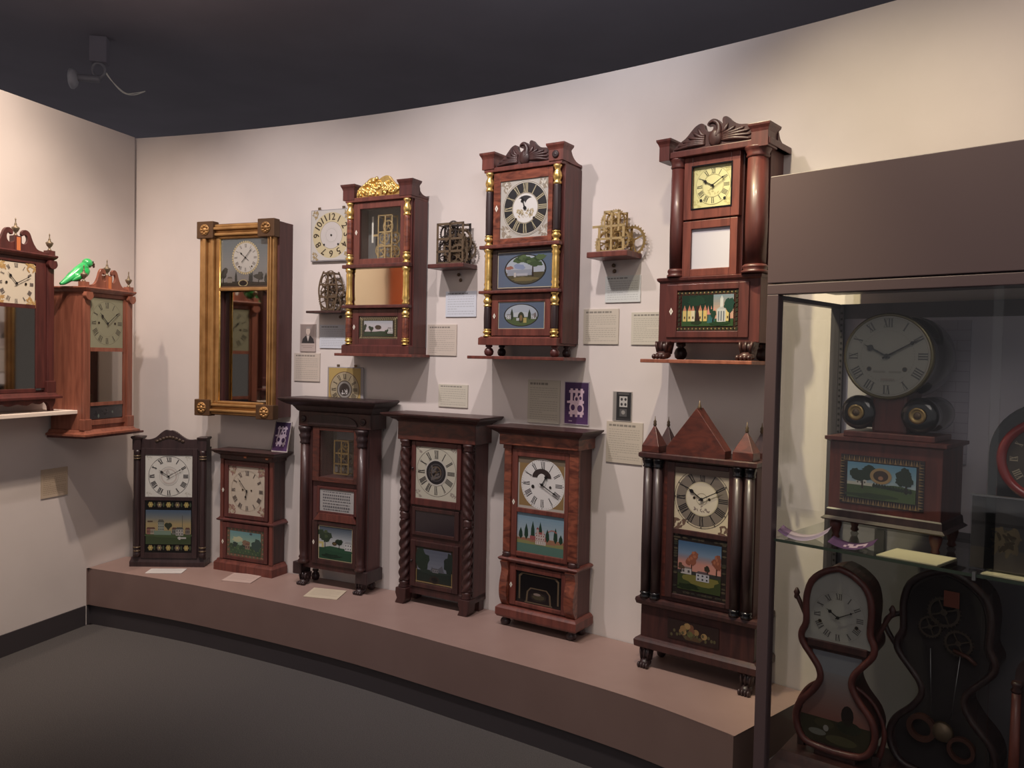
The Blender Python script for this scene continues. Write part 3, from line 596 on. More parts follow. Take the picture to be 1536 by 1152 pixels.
A.grad([(.3, (206, 190, 170)), (.45, (180, 196, 206)), (1, (110, 160, 190))], 0, 1, 8); A.rect(0, 1, 0, .3, (86, 132, 118)); A.rect(0, 1, .22, .34, (150, 150, 84)); A.blob(.55, .33, .5, .06, (168, 110, 72), 5)
for u, h in ((.08, .3), (.2, .42), (.34, .5), (.5, .5), (.65, .34), (.82, .4), (.93, .25)): A.poplar(u, .32, h, .085, (34, 70, 52))
A.rect(.28, .62, .34, .44, (168, 70, 70)); A.house(.4, .34, .2, .16, (214, 196, 190), (166, 62, 62), (140, 70, 70), 2, 4); A.rect(.42, .47, .5, .62, (200, 180, 176)); A.rect(.54, .58, .5, .6, (200, 180, 176)); A.poly([(.41, .62), (.48, .62), (.445, .68)], (150, 56, 56)); A.rect(.4, .62, .24, .33, (222, 214, 206))
for k in range(5): A.rect(.42+.04*k, .43+.04*k, .25, .32, (150, 110, 100))
for k in range(6): A.ell(.68+.03*k, .6+.04*math.sin(k*.6), .014, .02, (180, 90, 70), 8)
t.part('painted_tablet', A, M['artg'])
d = t.part('lower_door', frame(B(), (-.14, .148, .41, .59), (-.108, .126, .428, .566), -.012, .002), M['red'], bevel=.003)
A = Art(-.108, .126, .428, .566, -.004, (16, 14, 18)); g = (112, 92, 66)
for c_, s_ in ((g, 0), ((18, 16, 20), .035)):
    q = s_; A.poly([(.06+q, .08), (.06+q, .86-q), (.12+q, .95-q), (.88-q, .95-q), (.94-q, .86-q), (.94-q, .08), (.8, .08), (.76, .08), (.2, .08)], c_)
A.rect(.03, .25, .03, .1, (16, 14, 18)); A.rect(.75, .97, .03, .1, (16, 14, 18))
for c_, q in ((g, 0), ((34, 26, 28), .035)): A.poly([(.22+q, .04), (.24+q, .38), (.32+q*.5, .52-q), (.68-q*.5, .52-q), (.76-q, .38), (.78-q, .04)], c_)
A.ell(.5, .26, .17, .14, (56, 48, 40)); A.ell(.5, .25, .13, .08, (80, 72, 50)); A.ell(.47, .33, .08, .04, (150, 130, 120)); A.rect(.2, .8, .02, .06, g)
t.part('painted_tablet', A, M['artg'])
esc(t, -.125, .867, -.012); esc(t, -.13, .498, -.012)
# ---- 6: steeple with four spires
t = Thing('shelf_clock', 'large dark clock with pyramid pediment, pointed spires and paired columns, right end of platform', 'clock', .701, 3.012, -37.4, .31, cx=-.003)
D = .165
t.part('case', box(B(), -.21, .218, .01, D, .55, 1.13), M['plum'], bevel=.002); t.part('lower_case', box(B(), -.225, .23, 0, D, .42, .56), M['dark'], bevel=.002)
t.part('front_panel', frame(B(), (-.14, .145, .6, 1.12), (-.09, .12, .62, 1.105), .0, .01), M['flamed'])
t.part('waist_moulding', loft(B(), -.225, .23, -.006, D, [(.552, 0), (.558, .012), (.572, .016), (.582, .014), (.586, .004)], True), M['dark'])
t.part('base_moulding', loft(B(), -.228, .234, -.006, D, [(.384, .004), (.39, .014), (.414, .016), (.422, .01), (.428, 0)], True), M['dark'])
t.part('top_slab', loft(B(), -.225, .226, -.03, D, [(1.126, 0), (1.132, .008), (1.146, .008), (1.15, .002)], True), M['dark'])
for xs in ((-.205, -.163), (.155, .2)):
    for x in xs:
        c = t.part('column', lathe(B(), (x, -.008, 0), [(.0185, .61), (.0195, .8), (.0175, 1.09)], 18), M['darker'])
        t.part('column_base', lathe(B(), (x, -.008, 0), [(.021, .587), (.021, .592), (.017, .597), (.021, .603), (.018, .61)], 18), M['iron'], c)
        t.part('column_capital', lathe(B(), (x, -.008, 0), [(.0175, 1.09), (.021, 1.095), (.018, 1.1), (.021, 1.112), (.023, 1.12), (.023, 1.127)], 18, twist=(.06, 0, 8)), M['iron'], c)
def spire(x, w2, zb, zs, zt, y0, y1, mm):        # house-shaped block closing to a point
    bm = B(); yc = (y0+y1)/2; v = [bm.verts.new(p) for p in ((x-w2, y0, zb), (x+w2, y0, zb), (x+w2, y1, zb), (x-w2, y1, zb), (x-w2, y0, zs), (x+w2, y0, zs), (x+w2, y1, zs), (x-w2, y1, zs), (x, yc, zt))]
    for f in ((3, 2, 1, 0), (0, 1, 5, 4), (1, 2, 6, 5), (2, 3, 7, 6), (3, 0, 4, 7), (4, 5, 8), (5, 6, 8), (6, 7, 8), (7, 4, 8)): bm.faces.new([v[i] for i in f])
    o = t.part('spire', bm, mm, bevel=.002)
    t.part('finial', lathe(B(), (x, yc, zt-.01), [(.004, 0), (.007, .006), (.005, .014), (.0065, .018), (.002, .026), (.001, .04)], 12), M['brassd'], o)
spire(-.188, .036, 1.15, 1.175, 1.258, -.03, .04, M['flamed']); spire(.178, .038, 1.15, 1.18, 1.258, -.03, .04, M['flamed'])
spire(-.188, .03, 1.15, 1.17, 1.25, .09, .15, M['dark']); spire(.19, .03, 1.15, 1.17, 1.25, .09, .15, M['dark'])
p = t.part('pyramid_pediment', prism(B(), [(-.122, 1.15), (.112, 1.15), (.112, 1.178), (-.003, 1.33), (-.122, 1.176)], -.028, .03), M['flamed'], bevel=.002)
t.part('finial', lathe(B(), (-.004, 0, 1.322), [(.004, 0), (.008, .006), (.006, .014), (.004, .02), (.001, .036)], 12), M['brassd'], p)
d = t.part('door', frame(B(), (-.122, .142, .604, 1.122), (-.092, .122, .622, 1.104), -.012, .0), M['dark'], bevel=.003)
t.part('door_rail', box(B(), -.092, .122, -.012, 0, .85, .87), M['dark'], d, .002)
A = Art(-.092, .122, .87, 1.104, -.006, (204, 190, 160)); cx, cz = .018, .992
for sx in (-1, 1):
    for sz in (-1, ): A.spray(cx+sx*.09, cz+sz*.105, .045, .04, (110, 84, 70), 3+sx, 16)
A.annulus(cx, cz, .108, .110, (96, 88, 80)); A.annulus(cx, cz, .063, .103, (120, 110, 100)); A.romans(cx, cz, .066, .1, (30, 28, 32), .0036); A.annulus(cx, cz, .06, .064, (190, 180, 150)); A.disc(cx, cz, .06, (206, 196, 176)); A.spray(cx, cz-.036, .07, .02, (130, 116, 110), 9, 16); A.annulus(cx, cz, .02, .0225, (160, 150, 130)); winding(A, cx, cz, .09, .33, .02, .05)
for k in range(12): A.disc(cx+.106*math.sin(R_(30*k)), cz+.106*math.cos(R_(30*k)), .0024, (30, 28, 30), 8)
A.rect(0, 1, .9, 1, (112, 96, 86))  # shadow of the glass along the dial top, painted as a band
t.part('dial', A, M['art']); hands(t, cx, cz, -56, 62, .07, .09, -.008, w_=.004)
A = Art(-.092, .122, .622, .85, -.006, (44, 36, 34)); r = random.Random(3)
for k in range(64):
    s_ = k % 4; q = r.random(); u, v = ((q, .05), (q, .95), (.05, q), (.95, q))[s_]; A.ell(u, v, .04, .018, ((72, 66, 52), (86, 76, 58), (58, 58, 50))[k % 3], 8)
A.grad([(.34, (214, 140, 120)), (.55, (206, 128, 112)), (.7, (110, 140, 176)), (.9, (40, 92, 140))], .1, .9, 8)
A.rect(.1, .9, .1, .38, (60, 74, 36)); A.blob(.5, .3, .3, .1, (126, 120, 42), 2); A.blob(.3, .16, .2, .05, (36, 50, 28), 3); A.rect(.1, .9, .36, .42, (60, 62, 60))
A.tree(.36, .4, .36, .2, (150, 72, 36), (70, 40, 30), 2, (176, 92, 44)); A.tree(.82, .4, .36, .14, (140, 66, 36), (60, 40, 30), 5, (170, 88, 44)); A.house(.16, .36, .2, .09, (196, 190, 190), (140, 120, 116), (90, 84, 88), 1, 2); A.house(.45, .28, .24, .12, (190, 192, 204), (98, 84, 92), (60, 60, 74), 2, 3); A.tree(.66, .42, .14, .1, (60, 56, 44), (50, 36, 30), 7); A.tree(.17, .38, .16, .1, (92, 70, 52), (50, 36, 30), 8)
t.part('painted_tablet', A, M['artg'])
A = Art(-.108, .098, .448, .522, -.003, (40, 24, 22)); r = random.Random(8)
A.poly([(.28, .3), (.72, .3), (.64, .08), (.36, .08)], (82, 60, 38))
for k in range(13): A.ell(.5+r.uniform(-.22, .22), .48+r.uniform(-.14, .3), .06, .16, ((136, 104, 58), (112, 70, 46), (92, 96, 52), (150, 120, 70))[k % 4], 12)
for k in range(16): A.ell(.08+.84*(k/15), .2+.25*math.sin(k*1.3)**2, .025, .09, (84, 78, 50), 8)
t.part('stencilled_fruit_panel', A, M['art'])
for x in (-.2, .205):
    t.part('paw_foot', paw(B(), x, .01, .31, .075, .045), M['darker']); t.part('rear_foot', ballfoot(B(), x, D-.03, .31, .075, .02), M['darker'])
t = Thing('hanging_tag', 'small pink paper tag hanging behind the right-hand spire of the pointed clock', 'tag', .701, 3.012, -37.4, 1.19, cx=.245)
t.part('tag_card', box(B(), .237, .252, .06, .061, 1.17, 1.235), M['tag']); t.part('tag_string', tube(B(), [(.2445, .0605, 1.235), (.24, .07, 1.245), (.222, .1, 1.258)], .0007, 5), M['bone'])

# ================================================================== clocks hung on or shelved against the long wall
# ---- gilt framed looking-glass clock
px, py = wallpt(-21.1, .13)
t = Thing('wall_clock', 'tall gilt-framed mirror clock with small round dial and square corner blocks, on the wall', 'clock', px, py, -21.1, 1.155, cx=.003)
D = .128
t.part('case', box(B(), -.205, .262, .05, D, 1.158, 2.19), M['plum'], bevel=.002)
for nm, (x0, x1) in (('left', (-.232, -.118)), ('right', (.198, .245))): pass
def moulding(x0, x1, z0, z1, vert):
    bm = B(); n = 5
    for k in range(n):                           # stepped gilt ribs
        f0, f1 = k/n, (k+1)/n; dep = (-.02, -.030, -.012, -.022, -.006)[k]
        if vert: box(bm, x0+(x1-x0)*f0, x0+(x1-x0)*f1, dep, .014, z0, z1)
        else: box(bm, x0, x1, dep, .014, z0+(z1-z0)*f0, z0+(z1-z0)*f1)
    return bm
t.part('case_sides', frame(B(), (-.205, .262, 1.158, 2.19), (-.118, .204, 1.236, 2.11), .012, .052), M['plum'])
t.part('gilt_rail', moulding(-.235, -.116, 1.22, 2.12, True), M['goldd'], bevel=.005); t.part('gilt_rail', moulding(.25, .2, 1.22, 2.12, True), M['goldd'], bevel=.004)
t.part('gilt_rail', moulding(-.16, .18, 2.183, 2.106, False), M['goldd'], bevel=.005); t.part('gilt_rail', moulding(-.16, .18, 1.163, 1.236, False), M['goldd'], bevel=.005)
t.part('gilt_bead', tube(B(), [(-.113, .0, 1.238), (-.113, .0, 2.105)], .0045, 8), M['gold']); t.part('gilt_bead', tube(B(), [(.202, .0, 1.238), (.202, .0, 2.105)], .0045, 8), M['gold'])
for x0, x1, z0, z1 in ((-.245, -.135, 2.108, 2.2), (.155, .262, 2.105, 2.2), (-.252, -.15, 1.153, 1.242), (.155, .266, 1.15, 1.228)):
    k = t.part('corner_block', box(B(), x0, x1, -.034, .014, z0, z1), mat('bronzed_block', (92, 66, 44), .5, .3), bevel=.004)
    cxx, czz = (x0+x1)/2, (z0+z1)/2; bm = lathe(B(), (cxx, -.034, czz), [(.03, 0), (.03, -.004), (.024, -.003), (.012, -.002), (.01, -.008), (.001, -.01)], 18, 'y')
    for q in range(8): a = q*math.pi/4; ball(bm, (cxx+.02*math.cos(a), -.038, czz+.02*math.sin(a)), .009, .006, .006, 8)
    t.part('rosette', bm, M['goldd'], k)
bm = box(B(), -.155, .155, -.002, .002, 1.24, 1.828); bmesh.ops.rotate(bm, cent=(0, 0, 0), matrix=Matrix.Rotation(R_(-7), 3, 'Z'), verts=bm.verts); bmesh.ops.translate(bm, vec=(.043, .026, 0), verts=bm.verts)
t.part('mirror_plate', bm, M['mirror'])
t.part('gilt_divider', box(B(), -.114, .2, -.006, .008, 1.828, 1.846), M['goldd'], bevel=.004)
A = Art(-.114, .2, 1.846, 2.105, .004, (112, 122, 124))
A.grad([(.1, (136, 132, 128)), (.45, (128, 132, 134)), (1, (92, 108, 116))], 0, 1, 10)
A.rect(0, 1, 0, .1, (52, 46, 38)); A.blob(.5, .09, .52, .035, (60, 54, 44), 2); A.tree(.06, .08, .34, .16, (50, 52, 48), (40, 40, 38), 2); A.tree(.8, .08, .24, .16, (54, 56, 52), (40, 40, 38), 5); A.poplar(.33, .08, .26, .05, (56, 60, 58)); A.poplar(.62, .08, .26, .05, (56, 60, 58)); A.poplar(.66, .08, .3, .04, (60, 64, 62)); A.poplar(.95, .08, .22, .07, (46, 50, 46)); A.house(.15, .1, .1, .09, (134, 128, 118), (84, 80, 76), None); A.ell(.48, .09, .1, .075, (176, 160, 110)); A.ell(.48, .09, .08, .055, (34, 30, 28)); A.rect(0, 1, 0, .03, (110, 78, 46))
cx, cz = .052, 2.004
A.disc(cx, cz, .083, (190, 176, 130), 40)
for k in range(40): A.disc(cx+.085*math.sin(R_(9*k)), cz+.085*math.cos(R_(9*k)), .0052, (206, 186, 128), 8)
A.disc(cx, cz, .078, (208, 204, 196), 40); A.romans(cx, cz, .054, .072, (110, 106, 104), .0022)
winding(A, cx, cz-.01, .083, .5, -.45, .05)
t.part('painted_tablet', A, M['artg']); hands(t, cx, cz, -52, 42, .05, .066, .004, w_=.0026, tail=.5)

# ---- column clock with gold fruit crest
px, py = wallpt(-27.6, .13)
t = Thing('shelf_clock', 'red mahogany clock with gilt carved fruit crest, brass movement visible behind its glass door', 'clock', px, py, -27.6, 1.507, cx=0)
D = .125
t.part('side_case', frame(B(), (-.175, .208, 1.54, 2.25), (-.15, .185, 1.95, 2.235), .008, D-.006), M['deep'], bevel=.002)
t.part('back_board', box(B(), -.175, .208, D-.006, D, 1.54, 2.25), noisy('grey_backing', (122, 122, 124), (138, 136, 134), .8, 8))
t.part('base', loft(B(), -.196, .203, -.018, D, [(1.507, .004), (1.545, .004), (1.551, -.004)], True), M['deep'])
t.part('front_panel', frame(B(), (-.185, .2, 1.545, 2.26), (-.146, .162, 1.56, 2.24), -.004, .008), M['deep'])
for z0, z1 in ((1.926, 1.944), (1.729, 1.745)): t.part('cross_rail', box(B(), -.2, .202, -.028, .02, z0, z1), M['deep'], bevel=.003)
t.part('cornice', box(B(), -.19, .205, -.02, D, 2.25, 2.272), M['red'], bevel=.003)
for x in (-.166, .176):
    gold_column(t, x, -.008, 1.944, 2.25, .0185, M['flame'], .17, .27); gold_column(t, x, -.008, 1.552, 1.728, .0185, M['flame'], .18, .26)
    c = t.part('gilt_column', lathe(B(), (x, -.008, 0), [(.018, 1.745), (.02, 1.752), (.014, 1.762), (.02, 1.775), (.017, 1.79), (.0155, 1.83), (.0155, 1.88), (.0175, 1.895), (.014, 1.904), (.02, 1.912), (.02, 1.926)], 18), M['gold'])
for x0, x1, s_ in ((-.21, -.128, -1), (.13, .216, 1)):
    t.part('chimney_block', loft(B(), x0+.006, x1-.006, -.022, .04, [(2.262, 0), (2.31, 0), (2.320, .003), (2.330, .008), (2.339, .010)]), M['deep'], bevel=.001)
t.part('swept_side', prism(B(), [(.12, 2.268)]+spline([(.2, 2.335), (.203, 2.33)], 2)+[(.208, 2.3), (.208, 2.268)], .04, .05), M['deep'])
bm = B(); pr = spline([(.03, 2.33), (.045, 2.30), (.075, 2.28), (.125, 2.275)], 4)   # swept return towards the wall, drawn in depth
def sweep_return(x0, x1, pts, zb):
    bm = B(); a = [bm.verts.new((x0, y, z)) for y, z in pts]+[bm.verts.new((x0, pts[-1][0], zb)), bm.verts.new((x0, pts[0][0], zb))]; c = [bm.verts.new((x1, v.co.y, v.co.z)) for v in a]; n = len(a)
    f = [bm.faces.new(a), bm.faces.new(c[::-1])]
    for i in range(n): bm.faces.new((a[i], c[i], c[(i+1) % n], a[(i+1) % n]))
    bm.normal_update(); bmesh.ops.triangulate(bm, faces=f); return bm
t.part('side_scroll', sweep_return(.188, .208, pr, 2.265), M['deep']); t.part('side_scroll', sweep_return(-.19, -.172, pr, 2.265), M['deep'])
c = t.part('gilt_crest', prism(B(), spline([(-.126, 2.272), (-.124, 2.30), (-.108, 2.322), (-.075, 2.338), (-.045, 2.362), (-.015, 2.362), (.005, 2.352), (.03, 2.364), (.062, 2.368), (.085, 2.345), (.105, 2.325), (.13, 2.315), (.13, 2.272)], 4), -.012, .008), M['gold'], bevel=.002)
r = random.Random(12); bm = B()
for k in range(110):
    q = r.uniform(-1, 1); h = (1-abs(q)**1.8)*.058+.022; ball(bm, (q*.12+.002, -.013, 2.28+r.random()*h), r.uniform(.007, .014), .008, r.uniform(.007, .012), 8)
for s_ in (-1, 1):
    for k in range(4): tube(bm, [(.002+s_*(.03+.022*k), -.014, 2.28), (.002+s_*(.036+.024*k), -.02, 2.298), (.002+s_*(.05+.022*k), -.014, 2.31-.004*k)], [.004, .006, .002], 6)
t.part('carved_fruit', bm, M['gold'], c)
d = t.part('upper_door', frame(B(), (-.145, .161, 1.945, 2.248), (-.108, .136, 1.972, 2.217), -.008, .006), M['red'], bevel=.002)
t.part('glass_pane', box(B(), -.108, .136, -.001, .001, 1.972, 2.217), M['glass'], d)
movement(t, .018, 1.968, .088, .222, .03, .045, M['brassl'], M['brass'], 'grid', ((.15, .2, .4, .5), (-.35, .22, .36, .2), (.5, .18, .36, .5), (.1, .75, .34, .3), (.45, .5, .34, .7), (-.2, .5, .3, .4)))
t.part('click_bar', box(B(), -.05, -.02, .028, .03, 2.085, 2.095), M['brassl'])
t.part('paper_strip', box(B(), -.085, -.075, .06, .062, 2.06, 2.19), M['bone'])
t.part('mirror_plate', box(B(), -.14, .158, .0, .004, 1.745, 1.926), M['gmirror'])
d = t.part('lower_door', frame(B(), (-.145, .161, 1.55, 1.725), (-.106, .128, 1.58, 1.69), -.008, .006), M['deep'], bevel=.002)
A = Art(-.106, .128, 1.58, 1.69, -.002, (30, 30, 26))
for k in range(22):
    u = (k+.5)/22
    for v in (.07, .93): A.poly([(u-.02, v-.04), (u+.02, v+.04), (u+.03, v), (u-.01, v-.07)], (156, 138, 92))
for k in range(8):
    v = (k+.5)/8
    for u in (.035, .965): A.ell(u, v, .02, .04, (150, 132, 88), 8)
A.grad([(.2, (214, 196, 196)), (.6, (200, 198, 204)), (.88, (160, 172, 184))], .08, .92, 6); A.rect(0, .13, .1, .9, (48, 52, 36)); A.rect(.87, 1, .1, .9, (48, 52, 36)); A.rect(0, 1, .8, .9, (48, 52, 36)); A.rect(.13, .87, .12, .32, (34, 66, 42)); A.blob(.5, .28, .34, .06, (36, 70, 46), 3)
for k in range(12):
    for u in (.065, .935): A.ell(u, .08+k*.075, .022, .03, (150, 138, 92), 6)
for k in range(20): A.ell(.05+k*.047, .85, .016, .03, (150, 138, 92), 6)
A.tree(.14, .26, .4, .1, (36, 60, 42), (30, 30, 26), 2); A.tree(.32, .26, .34, .1, (36, 60, 42), (30, 30, 26), 3); A.house(.74, .24, .14, .2, (210, 210, 206), (150, 146, 146), (90, 90, 96), 2, 3); A.rect(.84, .86, .4, .6, (206, 206, 206)); A.tree(.72, .24, .2, .08, (44, 70, 50), (30, 30, 26), 4); A.ell(.5, .52, .08, .09, (70, 56, 40))
t.part('painted_tablet', A, M['artg'])
esc(t, -.128, 2.103, -.008); esc(t, -.134, 1.637, -.008)
shelf(-.24, .23, 1.507, -27.6, -.03, .126, M['red'], 'thin red-brown wooden wall shelf carrying the clock with the gilt fruit crest', .13)

# ---- F: black ring dial, blue tablets, eagle crest
px, py = wallpt(-33.6, .15)
t = Thing('shelf_clock', 'red mahogany clock with dark eagle crest, black-ringed dial and two blue oval picture tablets', 'clock', px, py, -33.6, 1.507, cx=0)
D = .145
t.part('case', box(B(), -.185, .212, .006, D, 1.565, 2.32), M['deep'], bevel=.002)
t.part('base', loft(B(), -.2, .196, -.018, D, [(1.556, .006), (1.586, .006), (1.593, -.003)], True), M['red'])
for x in (-.165, .178):
    t.part('ball_foot', ballfoot(B(), x, .004, 1.507, .05, .022), M['deep']); t.part('rear_foot', ballfoot(B(), x, D-.04, 1.507, .05, .02), M['darker'])
for z0, z1 in ((1.98, 1.996), (1.782, 1.796)): t.part('cross_rail', box(B(), -.206, .206, -.03, .02, z0, z1), M['red'], bevel=.003)
t.part('cornice', box(B(), -.195, .205, -.018, D, 2.318, 2.338), M['red'], bevel=.003)
for x in (-.168, .18):
    gold_column(t, x, -.008, 1.996, 2.318, .0185, M['darker'], .14, .26); gold_column(t, x, -.008, 1.593, 1.782, .0185, M['darker'], .18, .3)
    t.part('gilt_column', lathe(B(), (x, -.008, 0), [(.017, 1.796), (.02, 1.802), (.014, 1.812), (.019, 1.825), (.015, 1.835), (.0165, 1.845), (.0165, 1.93), (.015, 1.94), (.019, 1.952), (.014, 1.962), (.021, 1.972), (.021, 1.98)], 18), M['gold'])
for x0, x1 in ((-.212, -.132), (.134, .22)): t.part('chimney_block', loft(B(), x0+.008, x1-.008, -.022, .045, [(2.332, 0), (2.378, 0), (2.386, .003), (2.396, .009), (2.405, .010)]), M['red'], bevel=.001)
t.part('rosette', lathe(B(), (.177, -.022, 2.358), [(.015, 0), (.016, -.004), (.01, -.006), (.006, -.004), (.001, -.009)], 14, 'y'), M['darker'])
pr = spline([(.04, 2.40), (.06, 2.365), (.095, 2.345), (.145, 2.34)], 4)
t.part('side_scroll', sweep_return(.19, .212, pr, 2.33), M['red']); t.part('side_scroll', sweep_return(-.2, -.18, pr, 2.33), M['red'])
EAG = [(-.155, 2.284), (-.150, 2.298), (-.128, 2.316), (-.100, 2.332), (-.078, 2.354), (-.060, 2.370), (-.040, 2.377), (-.027, 2.371), (-.022, 2.355), (-.012, 2.344), (.004, 2.344), (.010, 2.354), (.004, 2.363), (-.013, 2.364),
       (-.012, 2.376), (.004, 2.386), (.024, 2.382), (.040, 2.366), (.046, 2.364), (.044, 2.378), (.050, 2.387), (.064, 2.385), (.082, 2.368), (.108, 2.352), (.140, 2.347), (.164, 2.342), (.164, 2.284)]
def eagle(t, x0, x1, zb, h, y, m):
    """carved crest: two swept wings and a hooked head turned to one side"""
    f = lambda x, z: (x0+(x+.155)/.319*(x1-x0), zb+(z-2.284)/.102*h)
    P = [f(*p) for p in spline(EAG[1:-1], 3)]
    c = t.part('eagle_crest', prism(B(), [f(*EAG[0])]+P+[f(*EAG[-1])], y, y+.02), m, bevel=.003)
    for s_, root, tips in ((-1, (-.02, 2.30), [(-.145, 2.294), (-.13, 2.306), (-.11, 2.318), (-.09, 2.334), (-.07, 2.35), (-.05, 2.362)]), (1, (.045, 2.305), [(.155, 2.294), (.155, 2.31), (.15, 2.326), (.13, 2.338), (.095, 2.347), (.068, 2.362)])):
        w_ = None
        for k, tp in enumerate(tips):
            mid = ((root[0]*.55+tp[0]*.45), (root[1]+tp[1])/2+.004); a, b_, d_ = f(root[0], root[1]+.006*k), f(*mid), f(*tp)
            t.part('feather', tube(B(), spline([(a[0], y-.001, a[1]), (b_[0], y-.004, b_[1]), (d_[0], y, d_[1])], 4), [.004, .0055, .0065, .007, .0075, .007, .0065, .005, .002], 8), m, c)
    a = f(.020, 2.316); bm = B(); ball(bm, (a[0], y-.002, a[1]), .027, .014, .032, 14); t.part('breast', bm, m, c)
    P = [f(*p) for p in ((.026, 2.32), (.034, 2.342), (.028, 2.366), (.010, 2.377), (-.008, 2.370))]
    t.part('neck', tube(B(), spline([(p[0], y-.002, p[1]) for p in P], 4), [.014, .0135, .013, .012, .011, .010, .0095, .009, .0085, .008, .008, .0075, .007, .006, .005, .004, .002], 10), m, c)
    return c
eagle(t, -.142, .14, 2.335, .1, -.006, M['carved'])
d = t.part('upper_door', frame(B(), (-.148, .156, 1.998, 2.316), (-.112, .134, 2.024, 2.274), -.008, .006), M['flame'], bevel=.002)
A = Art(-.112, .134, 2.024, 2.274, -.002, (184, 180, 172)); cx, cz = .018, 2.15
for sx in (-1, 1):
    for sz in (-1, 1): A.spray(cx+sx*.098, cz+sz*.1, .045, .045, (150, 138, 120), 4+sx*2+sz, 16); A.spray(cx+sx*.095, cz+sz*.1, .03, .03, (206, 202, 190), 9+sx*2+sz, 7)
A.disc(cx, cz, .119, (196, 190, 178), 56); A.disc(cx, cz, .116, (90, 84, 74), 56); A.disc(cx, cz, .114, (196, 190, 178), 56); A.disc(cx, cz, .110, (36, 36, 40), 56); A.romans(cx, cz, .068, .107, (176, 166, 132), .0042); A.annulus(cx, cz, .062, .068, (150, 142, 124)); A.disc(cx, cz, .063, (216, 214, 210), 48)
A.raw([(cx+.054*math.cos(R_(a)), cz+.054*math.sin(R_(a))) for a in range(20, 161, 7)], (46, 44, 50)); A.disc(cx-.028, cz+.012, .03, (216, 214, 210), 24); A.disc(cx+.03, cz+.012, .03, (216, 214, 210), 24); A.disc(cx, cz-.01, .03, (216, 214, 210), 24)
for sx in (-1, 1): A.spray(cx+sx*.024, cz-.022, .034, .03, (176, 160, 120), 4+sx, 12); A.spray(cx+sx*.02, cz-.02, .02, .02, (130, 118, 92), 14+sx, 6)
A.spray(cx, cz-.034, .03, .012, (176, 160, 120), 8, 8)
A.annulus(cx, cz, .064, .066, (170, 160, 140)); winding(A, cx, cz, .11, .42, -.42, .045)
t.part('dial', A, M['art']); hands(t, cx, cz, -22, -18, .05, .056, -.004, w_=.005)
for z0, z1, fx0, fx1, nm in ((1.806, 1.964, -.122, .166, 0), (1.628, 1.746, -.114, .126, 1)):
    d = t.part('middle_panel_frame' if not nm else 'lower_door', frame(B(), (-.148, .158 if nm else .17, z0-.012 if not nm else 1.597, z1+.012 if not nm else 1.779), (fx0, fx1 if not nm else .128, z0, z1), -.006, .006), M['darker'] if not nm else M['red'], bevel=.002)
    A = Art(fx0, fx1, z0, z1, -.001, (214, 202, 168)); A.rect(.012, .988, .02, .98, (86, 110, 140)); A.ell(.5, .5, .375, .42, (38, 44, 44), 48); A.ell(.5, .5, .35, .39, (176, 190, 206), 48)
    if not nm:
        A.ell(.5, .5, .35, .39, (84, 80, 52), 40, 185, 355); A.poly([(.16, .42), (.84, .42), (.83, .6), (.17, .6)], (176, 186, 200)); A.rect(.18, .62, .34, .5, (150, 160, 176)); A.blob(.22, .56, .07, .05, (164, 96, 76), 3); A.blob(.4, .58, .1, .08, (130, 150, 190), 4); A.poly([(.62, .3), (.655, .3), (.645, .7), (.63, .7)], (50, 40, 34))
        for k in range(9): A.blob(.38+k*.05, .76+.06*math.sin(k), .09, .08, ((66, 96, 52), (52, 80, 48), (84, 112, 62))[k % 3], k)
        A.blob(.68, .64, .12, .07, (60, 88, 50), 11); A.blob(.5, .24, .22, .06, (120, 108, 60), 6); A.rect(.3, .34, .3, .42, (206, 200, 196))
        for k in range(8): A.ell(.36+.025*k, .36, .008, .05, (206, 206, 214), 6)
    else:
        A.ell(.5, .5, .35, .39, (78, 104, 52), 40, 190, 350); A.ell(.5, .52, .2, .1, (196, 206, 214)); A.poplar(.3, .3, .46, .07, (44, 62, 46)); A.poplar(.68, .32, .4, .07, (44, 62, 46)); A.ell(.5, .42, .07, .2, (56, 66, 40)); A.ell(.5, .4, .03, .11, (140, 110, 60)); A.rect(.55, .62, .22, .4, (190, 170, 70)); A.house(.18, .36, .1, .14, (206, 210, 214), (140, 146, 150), (96, 96, 104), 2, 2); A.house(.72, .36, .1, .14, (206, 210, 214), (140, 146, 150), (96, 96, 104), 2, 2); A.blob(.8, .5, .03, .1, (130, 120, 120), 3); A.rect(.4, .46, .3, .4, (196, 202, 206))
    t.part('painted_tablet', A, M['artg'])
esc(t, -.13, 2.158, -.008, .015); esc(t, -.131, 1.684, -.008)
shelf(-.247, .252, 1.507, -33.6, -.05, .146, M['red'], 'thin red-brown wooden wall shelf under the clock with blue oval tablets', .15)

